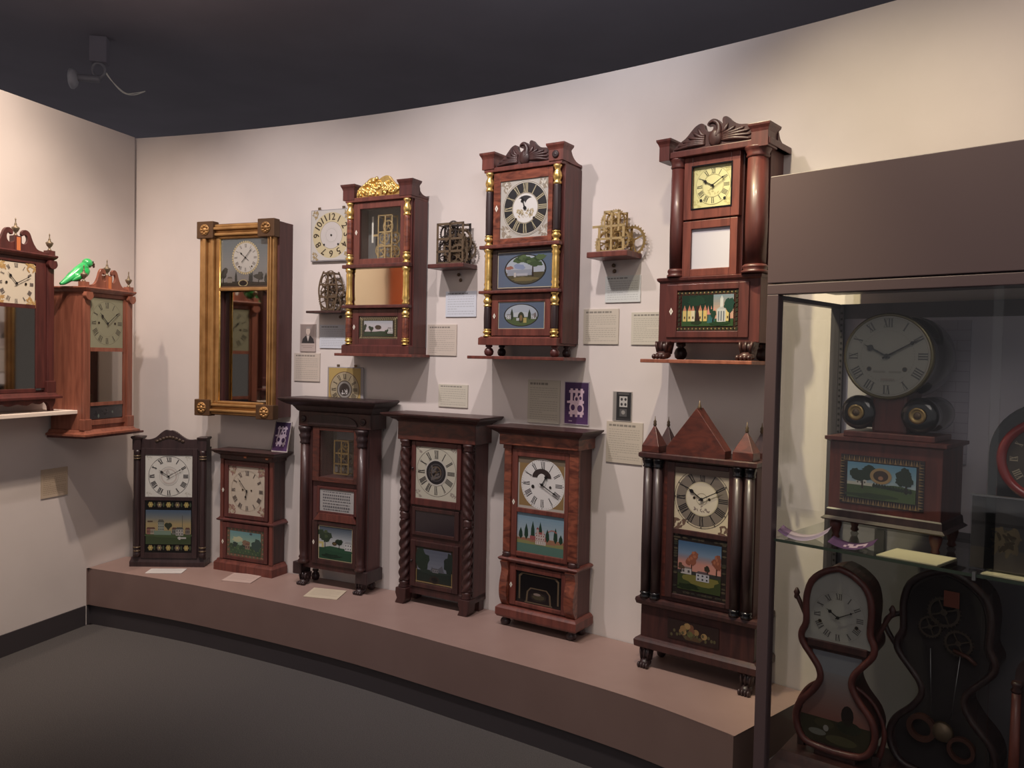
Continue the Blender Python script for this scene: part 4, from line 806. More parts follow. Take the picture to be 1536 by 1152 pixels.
# ---- G: full round columns, paw feet
px, py = wallpt(-40, .17)
t = Thing('shelf_clock', 'large deep red clock with thick round columns, yellowish dial and blank pale middle pane', 'clock', px, py, -40, 1.507, cx=0)
D = .165
t.part('case', box(B(), -.108, .122, .02, D, 1.80, 2.28), M['deep'], bevel=.002); t.part('recessed_back', box(B(), -.19, .2, .09, D-.002, 1.806, 2.27), M['darker']); t.part('side_panel', box(B(), .196, .206, .05, D, 1.80, 2.28), M['plum'])
t.part('lower_case', box(B(), -.2, .205, -.004, D, 1.572, 1.806), M['deep'], bevel=.002); t.part('column_ledge', loft(B(), -.2, .205, -.006, D, [(1.8, 0), (1.806, .006), (1.815, .008), (1.818, .002)], True), M['deep'])
t.part('cornice', box(B(), -.195, .235, -.03, D, 2.262, 2.286), M['deep'], bevel=.003)
for x0, x1 in ((-.205, -.146), (.16, .238)): t.part('chimney_block', loft(B(), x0+.008, x1-.008, -.038, .045, [(2.255, 0), (2.308, 0), (2.318, .003), (2.328, .009), (2.336, .010)]), M['deep'], bevel=.001)
t.part('side_scroll', sweep_return(.212, .234, spline([(.04, 2.33), (.06, 2.295), (.1, 2.28), (.16, 2.275)], 4), 2.262), M['plum'])
for x, rr in ((-.136, .0285), (.178, .040)):
    c = t.part('column', lathe(B(), (x, .006, 0), [(rr*.92, 1.85), (rr*.98, 2.0), (rr*.9, 2.225)], 26), M['deep'])
    t.part('column_base', lathe(B(), (x, .006, 0), [(rr*1.2, 1.818), (rr*1.22, 1.826), (rr*1.0, 1.831), (rr*1.14, 1.838), (rr*1.14, 1.844), (rr*.95, 1.85)], 26), M['deep'], c)
    t.part('column_capital', lathe(B(), (x, .006, 0), [(rr*.9, 2.225), (rr*1.05, 2.232), (rr*.96, 2.238), (rr*1.1, 2.25), (rr*1.22, 2.258), (rr*1.22, 2.263)], 26), M['deep'], c)
eagle(t, -.155, .168, 2.284, .103, -.016, M['carved'])
d = t.part('upper_door', frame(B(), (-.106, .116, 2.03, 2.262), (-.07, .083, 2.07, 2.223), -.006, .02), M['red'], bevel=.002)
t.part('door_trim', frame(B(), (-.075, .088, 2.065, 2.228), (-.07, .083, 2.07, 2.223), -.008, 0), M['iron'], d)
A = Art(-.07, .083, 2.07, 2.223, .004, (206, 202, 142)); cx, cz = .008, 2.149
for sx in (-1, 1):
    for sz in (-1, 1): A.spray(cx+sx*.062, cz+sz*.062, .026, .026, (186, 180, 118), 4+sx*2+sz, 10)
A.disc(cx, cz, .069, (92, 90, 60), 48); A.disc(cx, cz, .068, (212, 208, 150), 48); A.romans(cx, cz, .044, .064, (72, 72, 60), .0026); A.annulus(cx, cz, .041, .042, (120, 116, 80)); A.spray(cx, cz-.02, .04, .02, (190, 182, 124), 8)
for s_ in (-1, 1): A.disc(cx+s_*.047, cz-.05, .0055, (20, 20, 20), 12)
t.part('dial', A, M['art']); hands(t, cx, cz, -60, 58, .05, .062, .002, w_=.0032)
d = t.part('middle_door', frame(B(), (-.106, .112, 1.818, 2.024), (-.072, .083, 1.846, 1.994), -.006, .02), M['red'], bevel=.002)
t.part('blank_pane', box(B(), -.072, .083, .004, .008, 1.846, 1.994), mat('frosted_lavender_pane', (186, 184, 196), .35, coat=.3), d)
d = t.part('lower_door', frame(B(), (-.165, .165, 1.59, 1.79), (-.121, .126, 1.614, 1.766), -.01, .0), M['deep'], bevel=.002)
A = Art(-.121, .126, 1.614, 1.766, -.004, (104, 92, 58))
for k in range(16):
    u = (k+.5)/16
    for v in (.06, .94): A.poly([(u-.025, v-.03), (u+.01, v-.05), (u+.03, v+.03), (u, v+.04)], (60, 60, 40)); A.ell(u-.02, v, .01, .02, (176, 152, 84), 6)
for k in range(9):
    v = (k+.5)/9
    for u in (.035, .965): A.poly([(u-.02, v-.05), (u+.02, v-.03), (u+.02, v+.05), (u-.01, v+.04)], (58, 58, 40))
A.rect(.08, .92, .12, .88, (70, 96, 84)); A.grad([(.3, (214, 150, 120)), (.5, (206, 168, 140)), (.88, (120, 150, 170))], .55, .92, 6); A.rect(.08, .6, .5, .88, (24, 58, 44)); A.rect(.08, .92, .12, .28, (50, 90, 42)); A.poly([(.5, .2), (.56, .5), (.62, .3), (.64, .18)], (40, 110, 116))
for u, c1 in ((.1, (222, 190, 90)), (.18, (226, 206, 120)), (.24, (230, 220, 180)), (.36, (224, 196, 110)), (.44, (226, 190, 80)), (.8, (226, 200, 110))): A.rect(u, u+.06, .24, .5, c1); A.poly([(u, .5), (u+.03, .64), (u+.06, .5)], (196, 110, 76)); A.rect(u+.02, u+.04, .3, .36, (90, 60, 40))
for u in (.5, .55, .6): A.poly([(u, .4), (u+.02, .62), (u+.05, .4)], (226, 130, 110))
A.poly([(.3, .22), (.33, .6), (.3, .7), (.38, .7), (.36, .5), (.39, .22)], (60, 36, 28)); A.blob(.33, .74, .14, .12, (26, 66, 48), 3); A.blob(.33, .2, .08, .05, (40, 60, 34), 5)
A.rect(.66, .8, .22, .52, (208, 212, 214)); A.poly([(.65, .52), (.81, .52), (.73, .6)], (190, 196, 200)); A.rect(.71, .76, .58, .78, (216, 220, 222)); A.poly([(.71, .78), (.76, .78), (.735, .86)], (200, 206, 210))
for k in range(3): A.rect(.68+.04*k, .7+.04*k, .24, .48, (110, 120, 130))
A.tree(.6, .2, .36, .08, (30, 70, 50), (30, 30, 24), 3); A.tree(.86, .22, .6, .14, (26, 74, 62), (30, 30, 24), 6); A.blob(.7, .18, .16, .05, (34, 70, 36), 8)
t.part('painted_tablet', A, M['artg'])
esc(t, -.144, 1.689, -.01, .014)
for x in (-.172, .166): t.part('paw_foot', paw(B(), x, .0, 1.507, .068, .058), M['dark']); t.part('rear_foot', ballfoot(B(), x, D-.04, 1.507, .066, .026), M['darker'])
shelf(-.245, .205, 1.507, -40, -.06, .166, M['tan'], 'thin light brown wooden wall shelf under the large clock with round columns', .17)

# ---- the two federal style clocks on the left wall
def fed_clock(t, w2, D, zb, zt, dial_, mirr, low, cream, m, hr, mn, seed, spandrel):
    hw = w2
    t.part('case', box(B(), -hw+.012, hw-.012, .004, D, zb+.03, zt-.01), m, bevel=.002)
    t.part('front_panel', frame(B(), (-hw+.012, hw-.012, zb+.05, zt-.02), (dial_[0]-.004, dial_[1]+.004, low[0]-.004, dial_[3]+.004), -.006, .004), m, bevel=.002)
    for s_ in (-1, 1):
        x = s_*(hw-.022); p = t.part('pilaster', box(B(), x-.02, x+.02, -.014, .0, zb+.08, zt-.03), m, bevel=.003)
        t.part('pilaster_base', box(B(), x-.026, x+.026, -.022, .01, zb+.028, zb+.085), m, p, .003)
        t.part('scroll_bracket', prism(B(), spline([(x-.02, zt-.02), (x-.026, zt-.04), (x-.016, zt-.056), (x, zt-.062), (x+.016, zt-.056), (x+.026, zt-.04), (x+.02, zt-.02)], 3), -.03, -.01), m, p, .003)
    t.part('base_moulding', loft(B(), -hw+.006, hw-.006, -.016, D, [(zb, .028), (zb+.010, .028), (zb+.016, .012), (zb+.03, .004)], True), m)
    t.part('cornice', loft(B(), -hw+.01, hw-.01, -.016, D, [(zt-.02, 0), (zt-.008, .012), (zt, .016), (zt+.006, .014)], True), m)
    for x in (-hw+.016, 0, hw-.016):
        h = .03 if x else .075; b_ = t.part('finial_block', box(B(), x-.018, x+.018, -.016, .02, zt+.004, zt+h), m, bevel=.001)
        if not x: t.part('inlay_strip', box(B(), x-.010, x+.010, -.0175, -.016, zt+.004, zt+h-.006), M['tanfl'], b_)
        t.part('urn_finial', urn(B(), x, .002, zt+h, .085, .0175), M['pewter'], b_)
    for s_ in (-1, 1):
        q = hw-.034; k_ = hw/.19; P = [(0, 0), (0, .047), (.006, .040), (.018, .036), (.030, .043), (.036, .058), (.034, .073), (.026, .081), (.017, .078), (.011, .073), (.005, .081), (.008, .094), (.021, .104), (.037, .102), (.050, .088), (.060, .062), (.074, .036), (.095, .018), (q, .010), (q, 0)]
        P = [(min(x_*k_, q), z_) for x_, z_ in P]; P = [(P[0][0]+.017, 0)]+[(s_*0+x_+.017, z_) for x_, z_ in spline(P[1:-1], 3)]+[(q, 0)]
        P = [(min(x_, q), z_) for x_, z_ in P]
        t.part('scroll_crest', prism(B(), [(s_*x_, zt+.004+z_) for x_, z_ in P], -.010, .004), m, bevel=.0015)
    A = Art(*dial_, -.002, cream); cx, cz = (dial_[0]+dial_[1])/2, (dial_[2]+dial_[3])/2; R = (dial_[1]-dial_[0])/2
    if spandrel:
        for sx in (-1, 1):
            for sz in (-1, 1): A.spray(cx+sx*R*.82, cz+sz*R*.82, R*.5, R*.4, (190, 148, 78), seed+sx+2*sz, 16); A.spray(cx+sx*R*.85, cz+sz*R*.88, R*.3, R*.25, (214, 180, 110), seed+5+sx+2*sz, 8)
        A.romans(cx, cz, R*.72, R*.9, (110, 100, 96), R*.03)
    else:
        A.annulus(cx, cz, R*.97, R*.985, (110, 104, 80)); A.annulus(cx, cz, R*.6, R*.61, (130, 124, 100)); A.romans(cx, cz, R*.68, R*.93, (76, 72, 62), R*.036)
    winding(A, cx, cz, R, .5, .0, .05)
    t.part('dial', A, M['art']); hands(t, cx, cz, hr, mn, R*.66, R*.86, -.004, w_=.0034)
    t.part('door_rail', box(B(), dial_[0], dial_[1], -.006, .004, mirr[1], dial_[2]), m); t.part('mirror_plate', box(B(), mirr[2], mirr[3], -.001, .003, mirr[0], mirr[1]), M['mirror'])
    return t
x, y = leftpt(.452, .2); HB = 75.7; x += .0
t = Thing('wall_clock', 'light mahogany clock with scroll crest and grey-green dial, on left wall near the corner', 'clock', x, y, HB, 1.06)
bk = []
def sh(o, dx):                                   # shift whole thing geometry so that its own centre line is x=0
    pass
t.cx = 0
fed_clock(t, .176, .197, 1.06, 1.81, (-.118, .112, 1.51, 1.765), (1.228, 1.49, -.118, .112), (1.14, 1.21), (150, 150, 122), M['tan'], -46, 52, 4, False)
t.part('shelf_board', box(B(), -.19, .235, -.04, .197, 1.048, 1.06), M['deep'], bevel=.002)
A = Art(-.118, .112, 1.142, 1.21, -.002, (58, 58, 64)); A.spray(-.05, 1.176, .1, .03, (44, 44, 50), 4); A.spray(.05, 1.176, .1, .03, (72, 74, 80), 5, 5); A.poly([(.22, .2), (.25, .4), (.28, .2), (.25, .02)], (120, 140, 130)); A.ell(.68, .45, .02, .1, (120, 140, 130))
t.part('painted_tablet', A, M['artg']); t.part('door_rail', box(B(), -.118, .112, -.006, .004, 1.21, 1.228), M['tan'])
bird_at = (x, y)
x, y = leftpt(0, .12)
t = Thing('wall_clock', 'mahogany clock with cream gold-cornered dial and large mirror, cut off at the left edge', 'clock', x, y, THL, 1.192, cx=-.020)
t.cx = 0
fed_clock(t, .205, .115, 1.255, 1.95, (-.105, .102, 1.708, 1.90), (1.296, 1.69, -.135, .155), (1.29, 1.296), (226, 214, 190), M['deep'], -44, 62, 9, True)
for s_ in (-1, 1):
    t.part('bracket_foot', prism(B(), spline([(s_*.215, 1.256), (s_*.212, 1.23), (s_*.20, 1.21), (s_*.206, 1.192), (s_*.185, 1.192), (s_*.18, 1.215), (s_*.165, 1.235), (s_*.14, 1.256)], 3), -.01, .01), M['deep'])
t.part('scalloped_apron', prism(B(), [(-.16, 1.256)]+spline([(-.15, 1.24), (-.12, 1.228), (-.08, 1.236), (-.05, 1.224), (0, 1.232), (.05, 1.224), (.08, 1.236), (.12, 1.228), (.15, 1.24)], 3)+[(.16, 1.256)], -.012, .0), M['deep'])
t.part('side_scrollwork', sweep_return(.196, .203, spline([(.0, 1.9), (-.012, 1.88), (-.004, 1.86), (-.014, 1.835), (-.004, 1.81), (-.006, 1.78), (.0, 1.76)][::-1], 3), 1.76) if False else box(B(), .19, .2, .0, .01, 1.3, 1.9), M['tan'])
x, y = leftpt(0, .0)
solo('wall_shelf', box(B(), -.55, .392, -.175, -.001, 1.172, 1.191), M['white'], 'white painted shelf on the left wall below the clock with gold-cornered dial', 'shelf', x, y, THL, 1.172, bevel=.002)
x, y = leftpt(-1.2, .15)
t = Thing('wall_clock', 'orange-brown clock seen only as a warm reflection in the gilt-crested clock mirror', 'clock', x, y, THL, 1.5); t.cx = 0
fed_clock(t, .18, .145, 1.5, 2.25, (-.105, .105, 1.95, 2.2), (1.6, 1.93, -.105, .105), (1.56, 1.6), (226, 214, 190), mat('orange_satinwood', (196, 92, 44), .4, coat=.3), -44, 62, 9, False)
# the green bird
# (built in the frame of the clock it stands on)
bm = B()
def bp(*p): return p
tube(bm, spline([(-.235, .075, 1.822), (-.215, .07, 1.832), (-.18, .06, 1.862), (-.135, .05, 1.90), (-.105, .045, 1.925)], 4), [.006+.0018*k if k < 12 else .026-.0006*(k-12) for k in range(17)], 14)
ball(bm, (-.092, .042, 1.94), .027, .025, .025, 14); ball(bm, (-.155, .052, 1.868), .03, .032, .026, 12, Matrix.Rotation(-.7, 4, 'Y'))
bird = solo('bird_figure', bm, M['green'], 'bright green toy bird perched on top of the light mahogany clock near the corner', 'figurine', bird_at[0], bird_at[1], HB, 1.816)
bm = B()
for s_ in (-1, 1): tube(bm, spline([(-.11, .05+s_*.026, 1.905), (-.15, .052+s_*.036, 1.873), (-.2, .062+s_*.026, 1.84)], 5), [.011, .015, .017, .018, .018, .017, .015, .012, .009, .006, .003], 10)
link('wing', bm, mat('deep_green_plastic', (30, 160, 76), .3, coat=.4), bird, 0, 1.816)
bm = B(); ball(bm, (-.068, .032, 1.938), .014, .009, .009, 10); ball(bm, (-.062, .03, 1.929), .006, .006, .010, 8); link('beak', bm, M['beak'], bird, 0, 1.816)
bm = B()
for s_ in (-1, 1): tube(bm, [(-.13, .046+s_*.012, 1.85), (-.125, .04+s_*.012, 1.835), (-.122, .036+s_*.012, 1.819)], .0045, 8); ball(bm, (-.116, .032+s_*.012, 1.8195), .011, .006, .0035, 8)
link('foot', bm, M['beak'], bird, 0, 1.816)
bm = B(); ball(bm, (-.078, .02, 1.948), .004); ball(bm, (-.074, .062, 1.948), .004); link('eye', bm, M['ink'], bird, 0, 1.816)

# ================================================================== things fixed to the long wall
def th_at(x, y): return -math.degrees(math.atan2(x-WC.x, y-WC.y))
def wall_thing(name, label, cat, x, y, z0, D=0.0, group=None):
    th = th_at(x, y); px, py = wallpt(th, D); return Thing(name, label, cat, px, py, th, z0, group=group), th
# loose dials
t, th = wall_thing('loose_dial', 'loose square painted dial plate with Arabic numerals, hanging partly behind the gilt-crested clock', 'dial', -.955, 4.277, 1.985, .016)
t.part('dial_plate', box(B(), -.128, .128, .0, .006, 1.985, 2.255), mat('grey_zinc_plate', (150, 146, 148), .5), bevel=.003)
A = Art(-.122, .124, 1.992, 2.25, -.001, (204, 200, 194), .001); cx, cz = .006, 2.12
A.disc(cx, cz, .119, (206, 192, 150), 48); A.disc(cx, cz, .071, (206, 200, 196), 48); A.annulus(cx, cz, .069, .071, (150, 140, 120)); A.annulus(cx, cz, .034, .0355, (170, 166, 160)); A.annulus(cx, cz, .041, .042, (190, 184, 176))
for k in range(12): [A.text(str(k or 12), cx+.094*math.sin(R_(30*k))+q, cz+.094*math.cos(R_(30*k))+q*.4, .05, (66, 52, 38), R_(30*k)) for q in (-.0012, 0, .0012)]
for sx in (-1, 1):
    for sz in (-1, 1): A.spray(cx+sx*.102, cz+sz*.108, .03, .036, (170, 146, 96), 4+sx+2*sz, 14)
for x_, z_ in ((0, 0), (-.045, -.048), (.045, -.048)): A.disc(cx+x_, cz+z_, .0055, (20, 18, 18), 14)
t.part('dial_face', A, M['art'])
for x_ in (-.075, .08): t.part('dial_foot', box(B(), x_-.008, x_+.008, .001, .005, 2.25, 2.268), M['brassd'])
t, th = wall_thing('loose_dial', 'loose yellow-brown dial plate with open round centre, showing above a dark clock cornice', 'dial', -.855, 4.232, 1.2, .016)
t.part('dial_plate', box(B(), -.118, .112, .0, .006, 1.2, 1.435), mat('grey_zinc_plate', (150, 146, 148), .5), bevel=.003)
A = Art(-.108, .095, 1.205, 1.43, -.001, (186, 158, 84), .001); cx, cz = -.006, 1.318
A.disc(cx, cz, .094, (110, 84, 60), 48); A.disc(cx, cz, .09, (176, 162, 130), 48); A.romans(cx, cz, .054, .082, (56, 48, 42), .0034); A.disc(cx, cz, .048, (84, 72, 58), 40); A.disc(cx, cz, .043, (150, 146, 140), 40); A.disc(cx, cz, .033, (70, 62, 58), 40); A.spray(cx, cz-.01, .04, .024, (222, 220, 218), 4, 14)
t.part('dial_face', A, M['art'])
for x_ in (-.05, .06): t.part('dial_foot', box(B(), x_-.008, x_+.008, .001, .005, 1.43, 1.448), M['brassd'])
# printed cards: (centre x, centre y, z0, z1, width, colour, rows, label)
BE, BL = (206, 190, 174), (206, 212, 224)
cards = (
 (-.944, 4.271, 1.532, 1.654, .165, BL, 10, 'pale blue-white text card below the oval-plated clock movement'),
 (-1.093, 4.338, 1.354, 1.503, .168, BE, 11, 'beige text card directly below the small portrait photo'),
 (-.342, 3.96, 1.505, 1.655, .170, BE, 12, 'beige text card right of the lower part of the gilt-crested clock'),
 (-.25, 3.907, 1.692, 1.814, .176, BL, 8, 'pale blue-white text card below the dark square clockwork'),
 (-.281, 3.925, 1.257, 1.366, .170, (206, 198, 178), 8, 'small beige text card on the wall above the rope-twist column clock'),
 (.146, 3.657, 1.21, 1.404, .168, (206, 198, 178), 15, 'tall beige text card immediately left of the purple clockwork poster, partly in shadow'),
 (.378, 3.495, 1.567, 1.717, .172, (204, 192, 172), 13, 'beige text card on open wall, to the lower left of the bright brass clockwork'),
 (.562, 3.358, 1.566, 1.70, .165, (206, 198, 178), 13, 'beige text card tucked behind the left edge of the large round-column clock'),
 (.46, 3.435, 1.744, 1.855, .168, (214, 218, 214), 9, 'white text card directly under the bright brass clockwork'),
 (.48, 3.42, 1.066, 1.24, .172, (204, 190, 168), 14, 'beige text card below the black and white clock photograph, left of the spires'),
)
for i, (x, y, z0, z1, w_, c, n, lab) in enumerate(cards):
    th = th_at(x, y); px, py = wallpt(th, .006); A = Art(-w_/2, w_/2, z0, z1, 0, c, .005)
    ink = tuple(int(v*.87) for v in c); A.rows(n, ink, i, .07, .84, hgt=.42); rr = random.Random(i+40); u = .07
    dk = tuple(int(v*.68) for v in c)
    while u < rr.uniform(.6, .8): l = rr.uniform(.05, .12); A.rect(u, u+l, .885, .935, dk); u += l+.02
    solo('text_card', A, M['arte'], lab, 'label', px, py, th, z0, 'text cards on the long wall')
# photograph cards
th = th_at(-1.09, 4.338); px, py = wallpt(th, .006); A = Art(-.05, .052, 1.512, 1.658, 0, (188, 168, 160), .005)
A.rect(.05, .97, .3, .98, (146, 128, 122)); A.poly([(.12, .3), (.18, .46), (.38, .58), (.66, .58), (.86, .46), (.92, .3)], (52, 46, 48)); A.poly([(.42, .58), (.62, .58), (.52, .36)], (196, 184, 178)); A.ell(.52, .74, .13, .14, (206, 186, 172)); A.ell(.52, .83, .15, .08, (150, 140, 136), 20, 0, 180); A.ell(.47, .75, .018, .01, (60, 50, 50), 8); A.ell(.57, .75, .018, .01, (60, 50, 50), 8); A.rect(.48, .56, .665, .675, (120, 80, 76)); A.rect(.1, .9, .2, .215, (140, 120, 112)); A.rect(.2, .8, .14, .155, (140, 120, 112))
solo('portrait_photo', A, M['arte'], 'small sepia portrait photo of a person in a dark coat, on the wall', 'photo', px, py, th, 1.512)
def clockwork_print(A, c, dk, s_=1):
    for u in (.3, .5, .7): A.rect(u-.05, u+.05, .18, .84, c)
    for v in (.24, .5, .74): A.rect(.2, .8, v, v+.06, c)
    A.ell(.36, .4, .14, .12, c); A.ell(.36, .4, .08, .07, dk); A.ell(.64, .38, .16, .13, c); A.ell(.64, .38, .1, .08, dk); A.ell(.5, .6, .1, .09, c); A.ell(.5, .6, .05, .045, dk); A.rect(.12, .3, .5, .55, c); A.ell(.66, .62, .09, .08, c); A.ell(.66, .62, .045, .04, dk)
th = th_at(.287, 3.56); px, py = wallpt(th, .006); A = Art(-.063, .063, 1.213, 1.402, 0, (200, 190, 200), .005)
A.grad([(.02, (96, 40, 120)), (.5, (58, 24, 84)), (.98, (74, 34, 96))], .03, .97, 10); clockwork_print(A, (236, 200, 222), (80, 36, 100)); A.rect(.2, .34, .07, .1, (190, 160, 190))
solo('clockwork_poster', A, M['arte'], 'small purple poster with pale pink clock movement picture, on the wall beside a tall card', 'poster', px, py, th, 1.213)
th = th_at(.47, 3.43); px, py = wallpt(th, .006); A = Art(-.045, .045, 1.243, 1.368, 0, (176, 168, 160), .005)
A.rect(.04, .98, .02, .98, (52, 50, 52)); A.rect(.04, .2, .02, .98, (140, 134, 128)); A.rect(.24, .92, .1, .9, (36, 34, 36)); A.rect(.36, .78, .48, .84, (190, 186, 180))
for i in range(2):
    for j in range(2): A.ell(.48+.2*i, .57+.17*j, .06, .05, (60, 58, 60))
A.rect(.38, .76, .16, .42, (84, 82, 82)); A.ell(.57, .3, .1, .07, (150, 146, 140)); A.rect(.3, .86, .9, .95, (90, 86, 84))
solo('clock_photograph', A, M['arte'], 'small black and white photograph of a clock, above a beige card on the wall', 'photo', px, py, th, 1.243)
# purple framed picture leaning on top of the second platform clock
x, y, thh = -1.433, 4.362, -24
bm = Art(.118, .226, 0, .165, 0, (206, 196, 190), .006); bm.grad([(.03, (90, 40, 110)), (.97, (50, 22, 74))], .04, .96, 12); clockwork_print(bm, (222, 200, 226), (70, 30, 92)); bm.rect(.0, .03, 0, 1, (60, 40, 44))
o = solo('framed_print', bm, M['arte'], 'small framed purple print of a clock movement leaning on top of the second platform clock', 'picture', x, y, thh, 0, cx=.172)
a = R_(thh); o.location = (x+.187*math.cos(a)-.055*math.sin(a), y+.187*math.sin(a)+.055*math.cos(a), .9725); o.rotation_euler = (R_(-14), 0, a)
# clock movements on little brackets
def bracket_movement(x, y, w_, h_, m, m2, kind, gears, lab, blab, bm_, dz, bw, z, fy=.105, tagc=None, taglab=''):
    t, th = wall_thing('clock_movement', lab, 'clock movement', x, y, z, .0)
    movement(t, 0, z, w_, h_, -fy+.025, fy-.05, m, m2, kind, gears)
    px, py = wallpt(th, 0); solo('wall_bracket', box(B(), -bw/2, bw/2, -fy-.01, -.002, z-dz, z), bm_, blab, 'bracket', px, py, th, z-dz, 'small brackets under the clock movements', .003)
    for k, (tx, tz) in enumerate(tagc or ()):
        o = solo('metal_disc', lathe(B(), (tx, -.012, tz), [(.002, 0), (.0075, .002), (.0085, .005), (.0075, .008), (.002, .01)], 14, 'y'), M['brassd'], taglab, 'metal disc', px, py, th, tz-.01, 'small metal discs under the movements'); k and o.__setitem__('label', taglab.replace('disc hanging', 'disc, the lower of two, hanging'))
        pts = [(tx, -.007, tz+.008), (tx-.004, -.006, tz+.02), (tx-.006 if not k else tx-.01, -.004, z-dz-.001 if not k else tz+.03)]
        link('string', tube(B(), pts, .0008, 5), M['bone'], o, 0, tz-.01)
G1 = ((-.15, .75, .3, .3), (.2, .55, .42, .7), (-.2, .3, .4, .5), (.25, .2, .36, .2), (0, .9, .2, .4), (.42, .35, .3, .9), (-.38, .5, .26, .85))
bracket_movement(-.925, 4.263, .125, .205, M['brassd'], M['brassd'], 'oval', G1, 'oval-plated brass clock movement standing below the loose Arabic dial', 'thin dark bracket under the oval-plated movement, left of the gilt-crested clock', M['dark'], .012, .225, 1.722, .1, ((.03, 1.695),), 'small metal disc hanging under the oval-plated movement')
bracket_movement(-.262, 3.915, .155, .195, M['brassd'], mat('blackened_iron', (70, 64, 62), .5, .6), 'grid', G1+((.1, .4, .45, .4), (-.3, .15, .3, .6), (-.05, .6, .4, .9)), 'dark square iron and brass clock movement between the gilt-crested and black-ringed clocks', 'short reddish wooden bracket under the dark square movement', M['deep'], .02, .205, 1.935, .11, ((.0, 1.893), (.012, 1.867)), 'small grey metal disc hanging under the dark square movement')
bracket_movement(.452, 3.442, .125, .17, M['brassl'], M['brass'], 'tower', ((.5, .28, .5, .9), (-.42, .25, .45, .85), (0, .78, .36, .5), (-.35, .8, .34, .9), (-.2, .25, .36, .2), (.25, .3, .34, .3), (.1, .5, .3, .5)), 'bright brass clock movement with large spoked wheels, left of the round-column clock', 'short red-brown bracket under the bright brass movement', M['red'], .024, .19, 1.945, .12, ((-.035, 1.90), (-.03, 1.876)), 'small dark metal disc hanging under the bright brass movement')
# card on the left wall
x, y = leftpt(.31, .005); A = Art(-.082, .082, .735, .882, 0, (200, 176, 146), .004); A.rows(11, (176, 152, 124), 3)
solo('text_card', A, M['arte'], 'tan text card low on the left wall under the white shelf', 'label', x, y, THL, .735)
# cards lying on the platform
def flat_card(cx_, cy_, w_, d_, rot, c, lab, z=.31, n=0, sk=0, m='arte'):
    bm = B(); cl = bm.loops.layers.float_color.new('Col'); v = []
    P = [(-w_/2-sk, -d_/2), (w_/2-sk, -d_/2), (w_/2+sk, d_/2), (-w_/2+sk, d_/2)]
    a = [bm.verts.new((x_, y_, .001)) for x_, y_ in P]; b_ = [bm.verts.new((x_, y_, .004)) for x_, y_ in P]
    bm.faces.new(a[::-1]); bm.faces.new(b_)
    for i in range(4): bm.faces.new((a[i], a[(i+1) % 4], b_[(i+1) % 4], b_[i]))
    for f in bm.faces:
        for l in f.loops: l[cl] = lin(c)
    r = random.Random(int(w_*1000)); ink = lin(tuple(int(q*.84) for q in c))
    for k in range(n):
        y0 = d_*.36-d_*.72*k/n; e = w_*(.42 if k % 4 else .2)
        f = bm.faces.new([bm.verts.new(p) for p in ((-w_*.42+sk*y0/d_*2, y0, .0042), (e+sk*y0/d_*2, y0, .0042), (e+sk*y0/d_*2, y0+d_*.02, .0042), (-w_*.42+sk*y0/d_*2, y0+d_*.02, .0042))])
        for l in f.loops: l[cl] = ink
    o = link('text_card', bm, M[m], None); o.location = (cx_, cy_, z); o.rotation_euler = (0, 0, R_(rot)); return tag(o, lab, 'label')
flat_card(-1.845, 4.355, .19, .09, 4, (214, 208, 204), 'white card lying on the platform in front of the leftmost dark clock', n=5)
flat_card(-1.40, 4.25, .17, .15, -14, (196, 166, 154), 'pinkish card lying on the platform in front of the cream-dial clock', n=6, sk=-.01)
flat_card(-.905, 4.00, .18, .15, -14, (206, 188, 158), 'beige card lying on the platform in front of the paw-footed tall clock', n=6, sk=-.01)
# ceiling camera
P = Vector((-2.05, 4.0, 0))
t = Thing('security_camera', 'grey security camera with loose white cables, fixed under the dark ceiling at upper left', 'camera', -2.48, 4.86, 12, 3.05)
t.part('mount', box(B(), -.045, .05, -.03, .05, 3.19, 3.34), M['ceil'], bevel=.004)
t.part('bracket', tube(B(), [(.0+.036*math.cos(R_(a)), 0, 3.15+.042*math.sin(R_(a))) for a in range(0, 360, 20)], .009, 8, True), M['camp'])
t.part('camera_body', lathe(B(), (-.12, 0, 3.095), [(.018, 0), (.021, .01), (.021, .12), (.015, .13)], 18, 'x'), M['camp'])
t.part('camera_hood', lathe(B(), (-.155, 0, 3.088), [(.05, 0), (.058, .004), (.06, .018), (.045, .034), (.02, .045)], 20, 'x'), mat('pale_grey_camera_plastic', (168, 166, 172), .5))
t.part('camera_arm', tube(B(), [(.0, 0, 3.10), (.012, 0, 3.115)], .012, 10), M['camp'])
for q in (0, .010): t.part('cable', tube(B(), spline([(.035, 0, 3.15-q), (.075, .01, 3.09), (.13+q, .02, 3.035), (.19, .03, 3.03+q), (.25, .04, 3.06)], 5), .0028, 6), M['bone'])

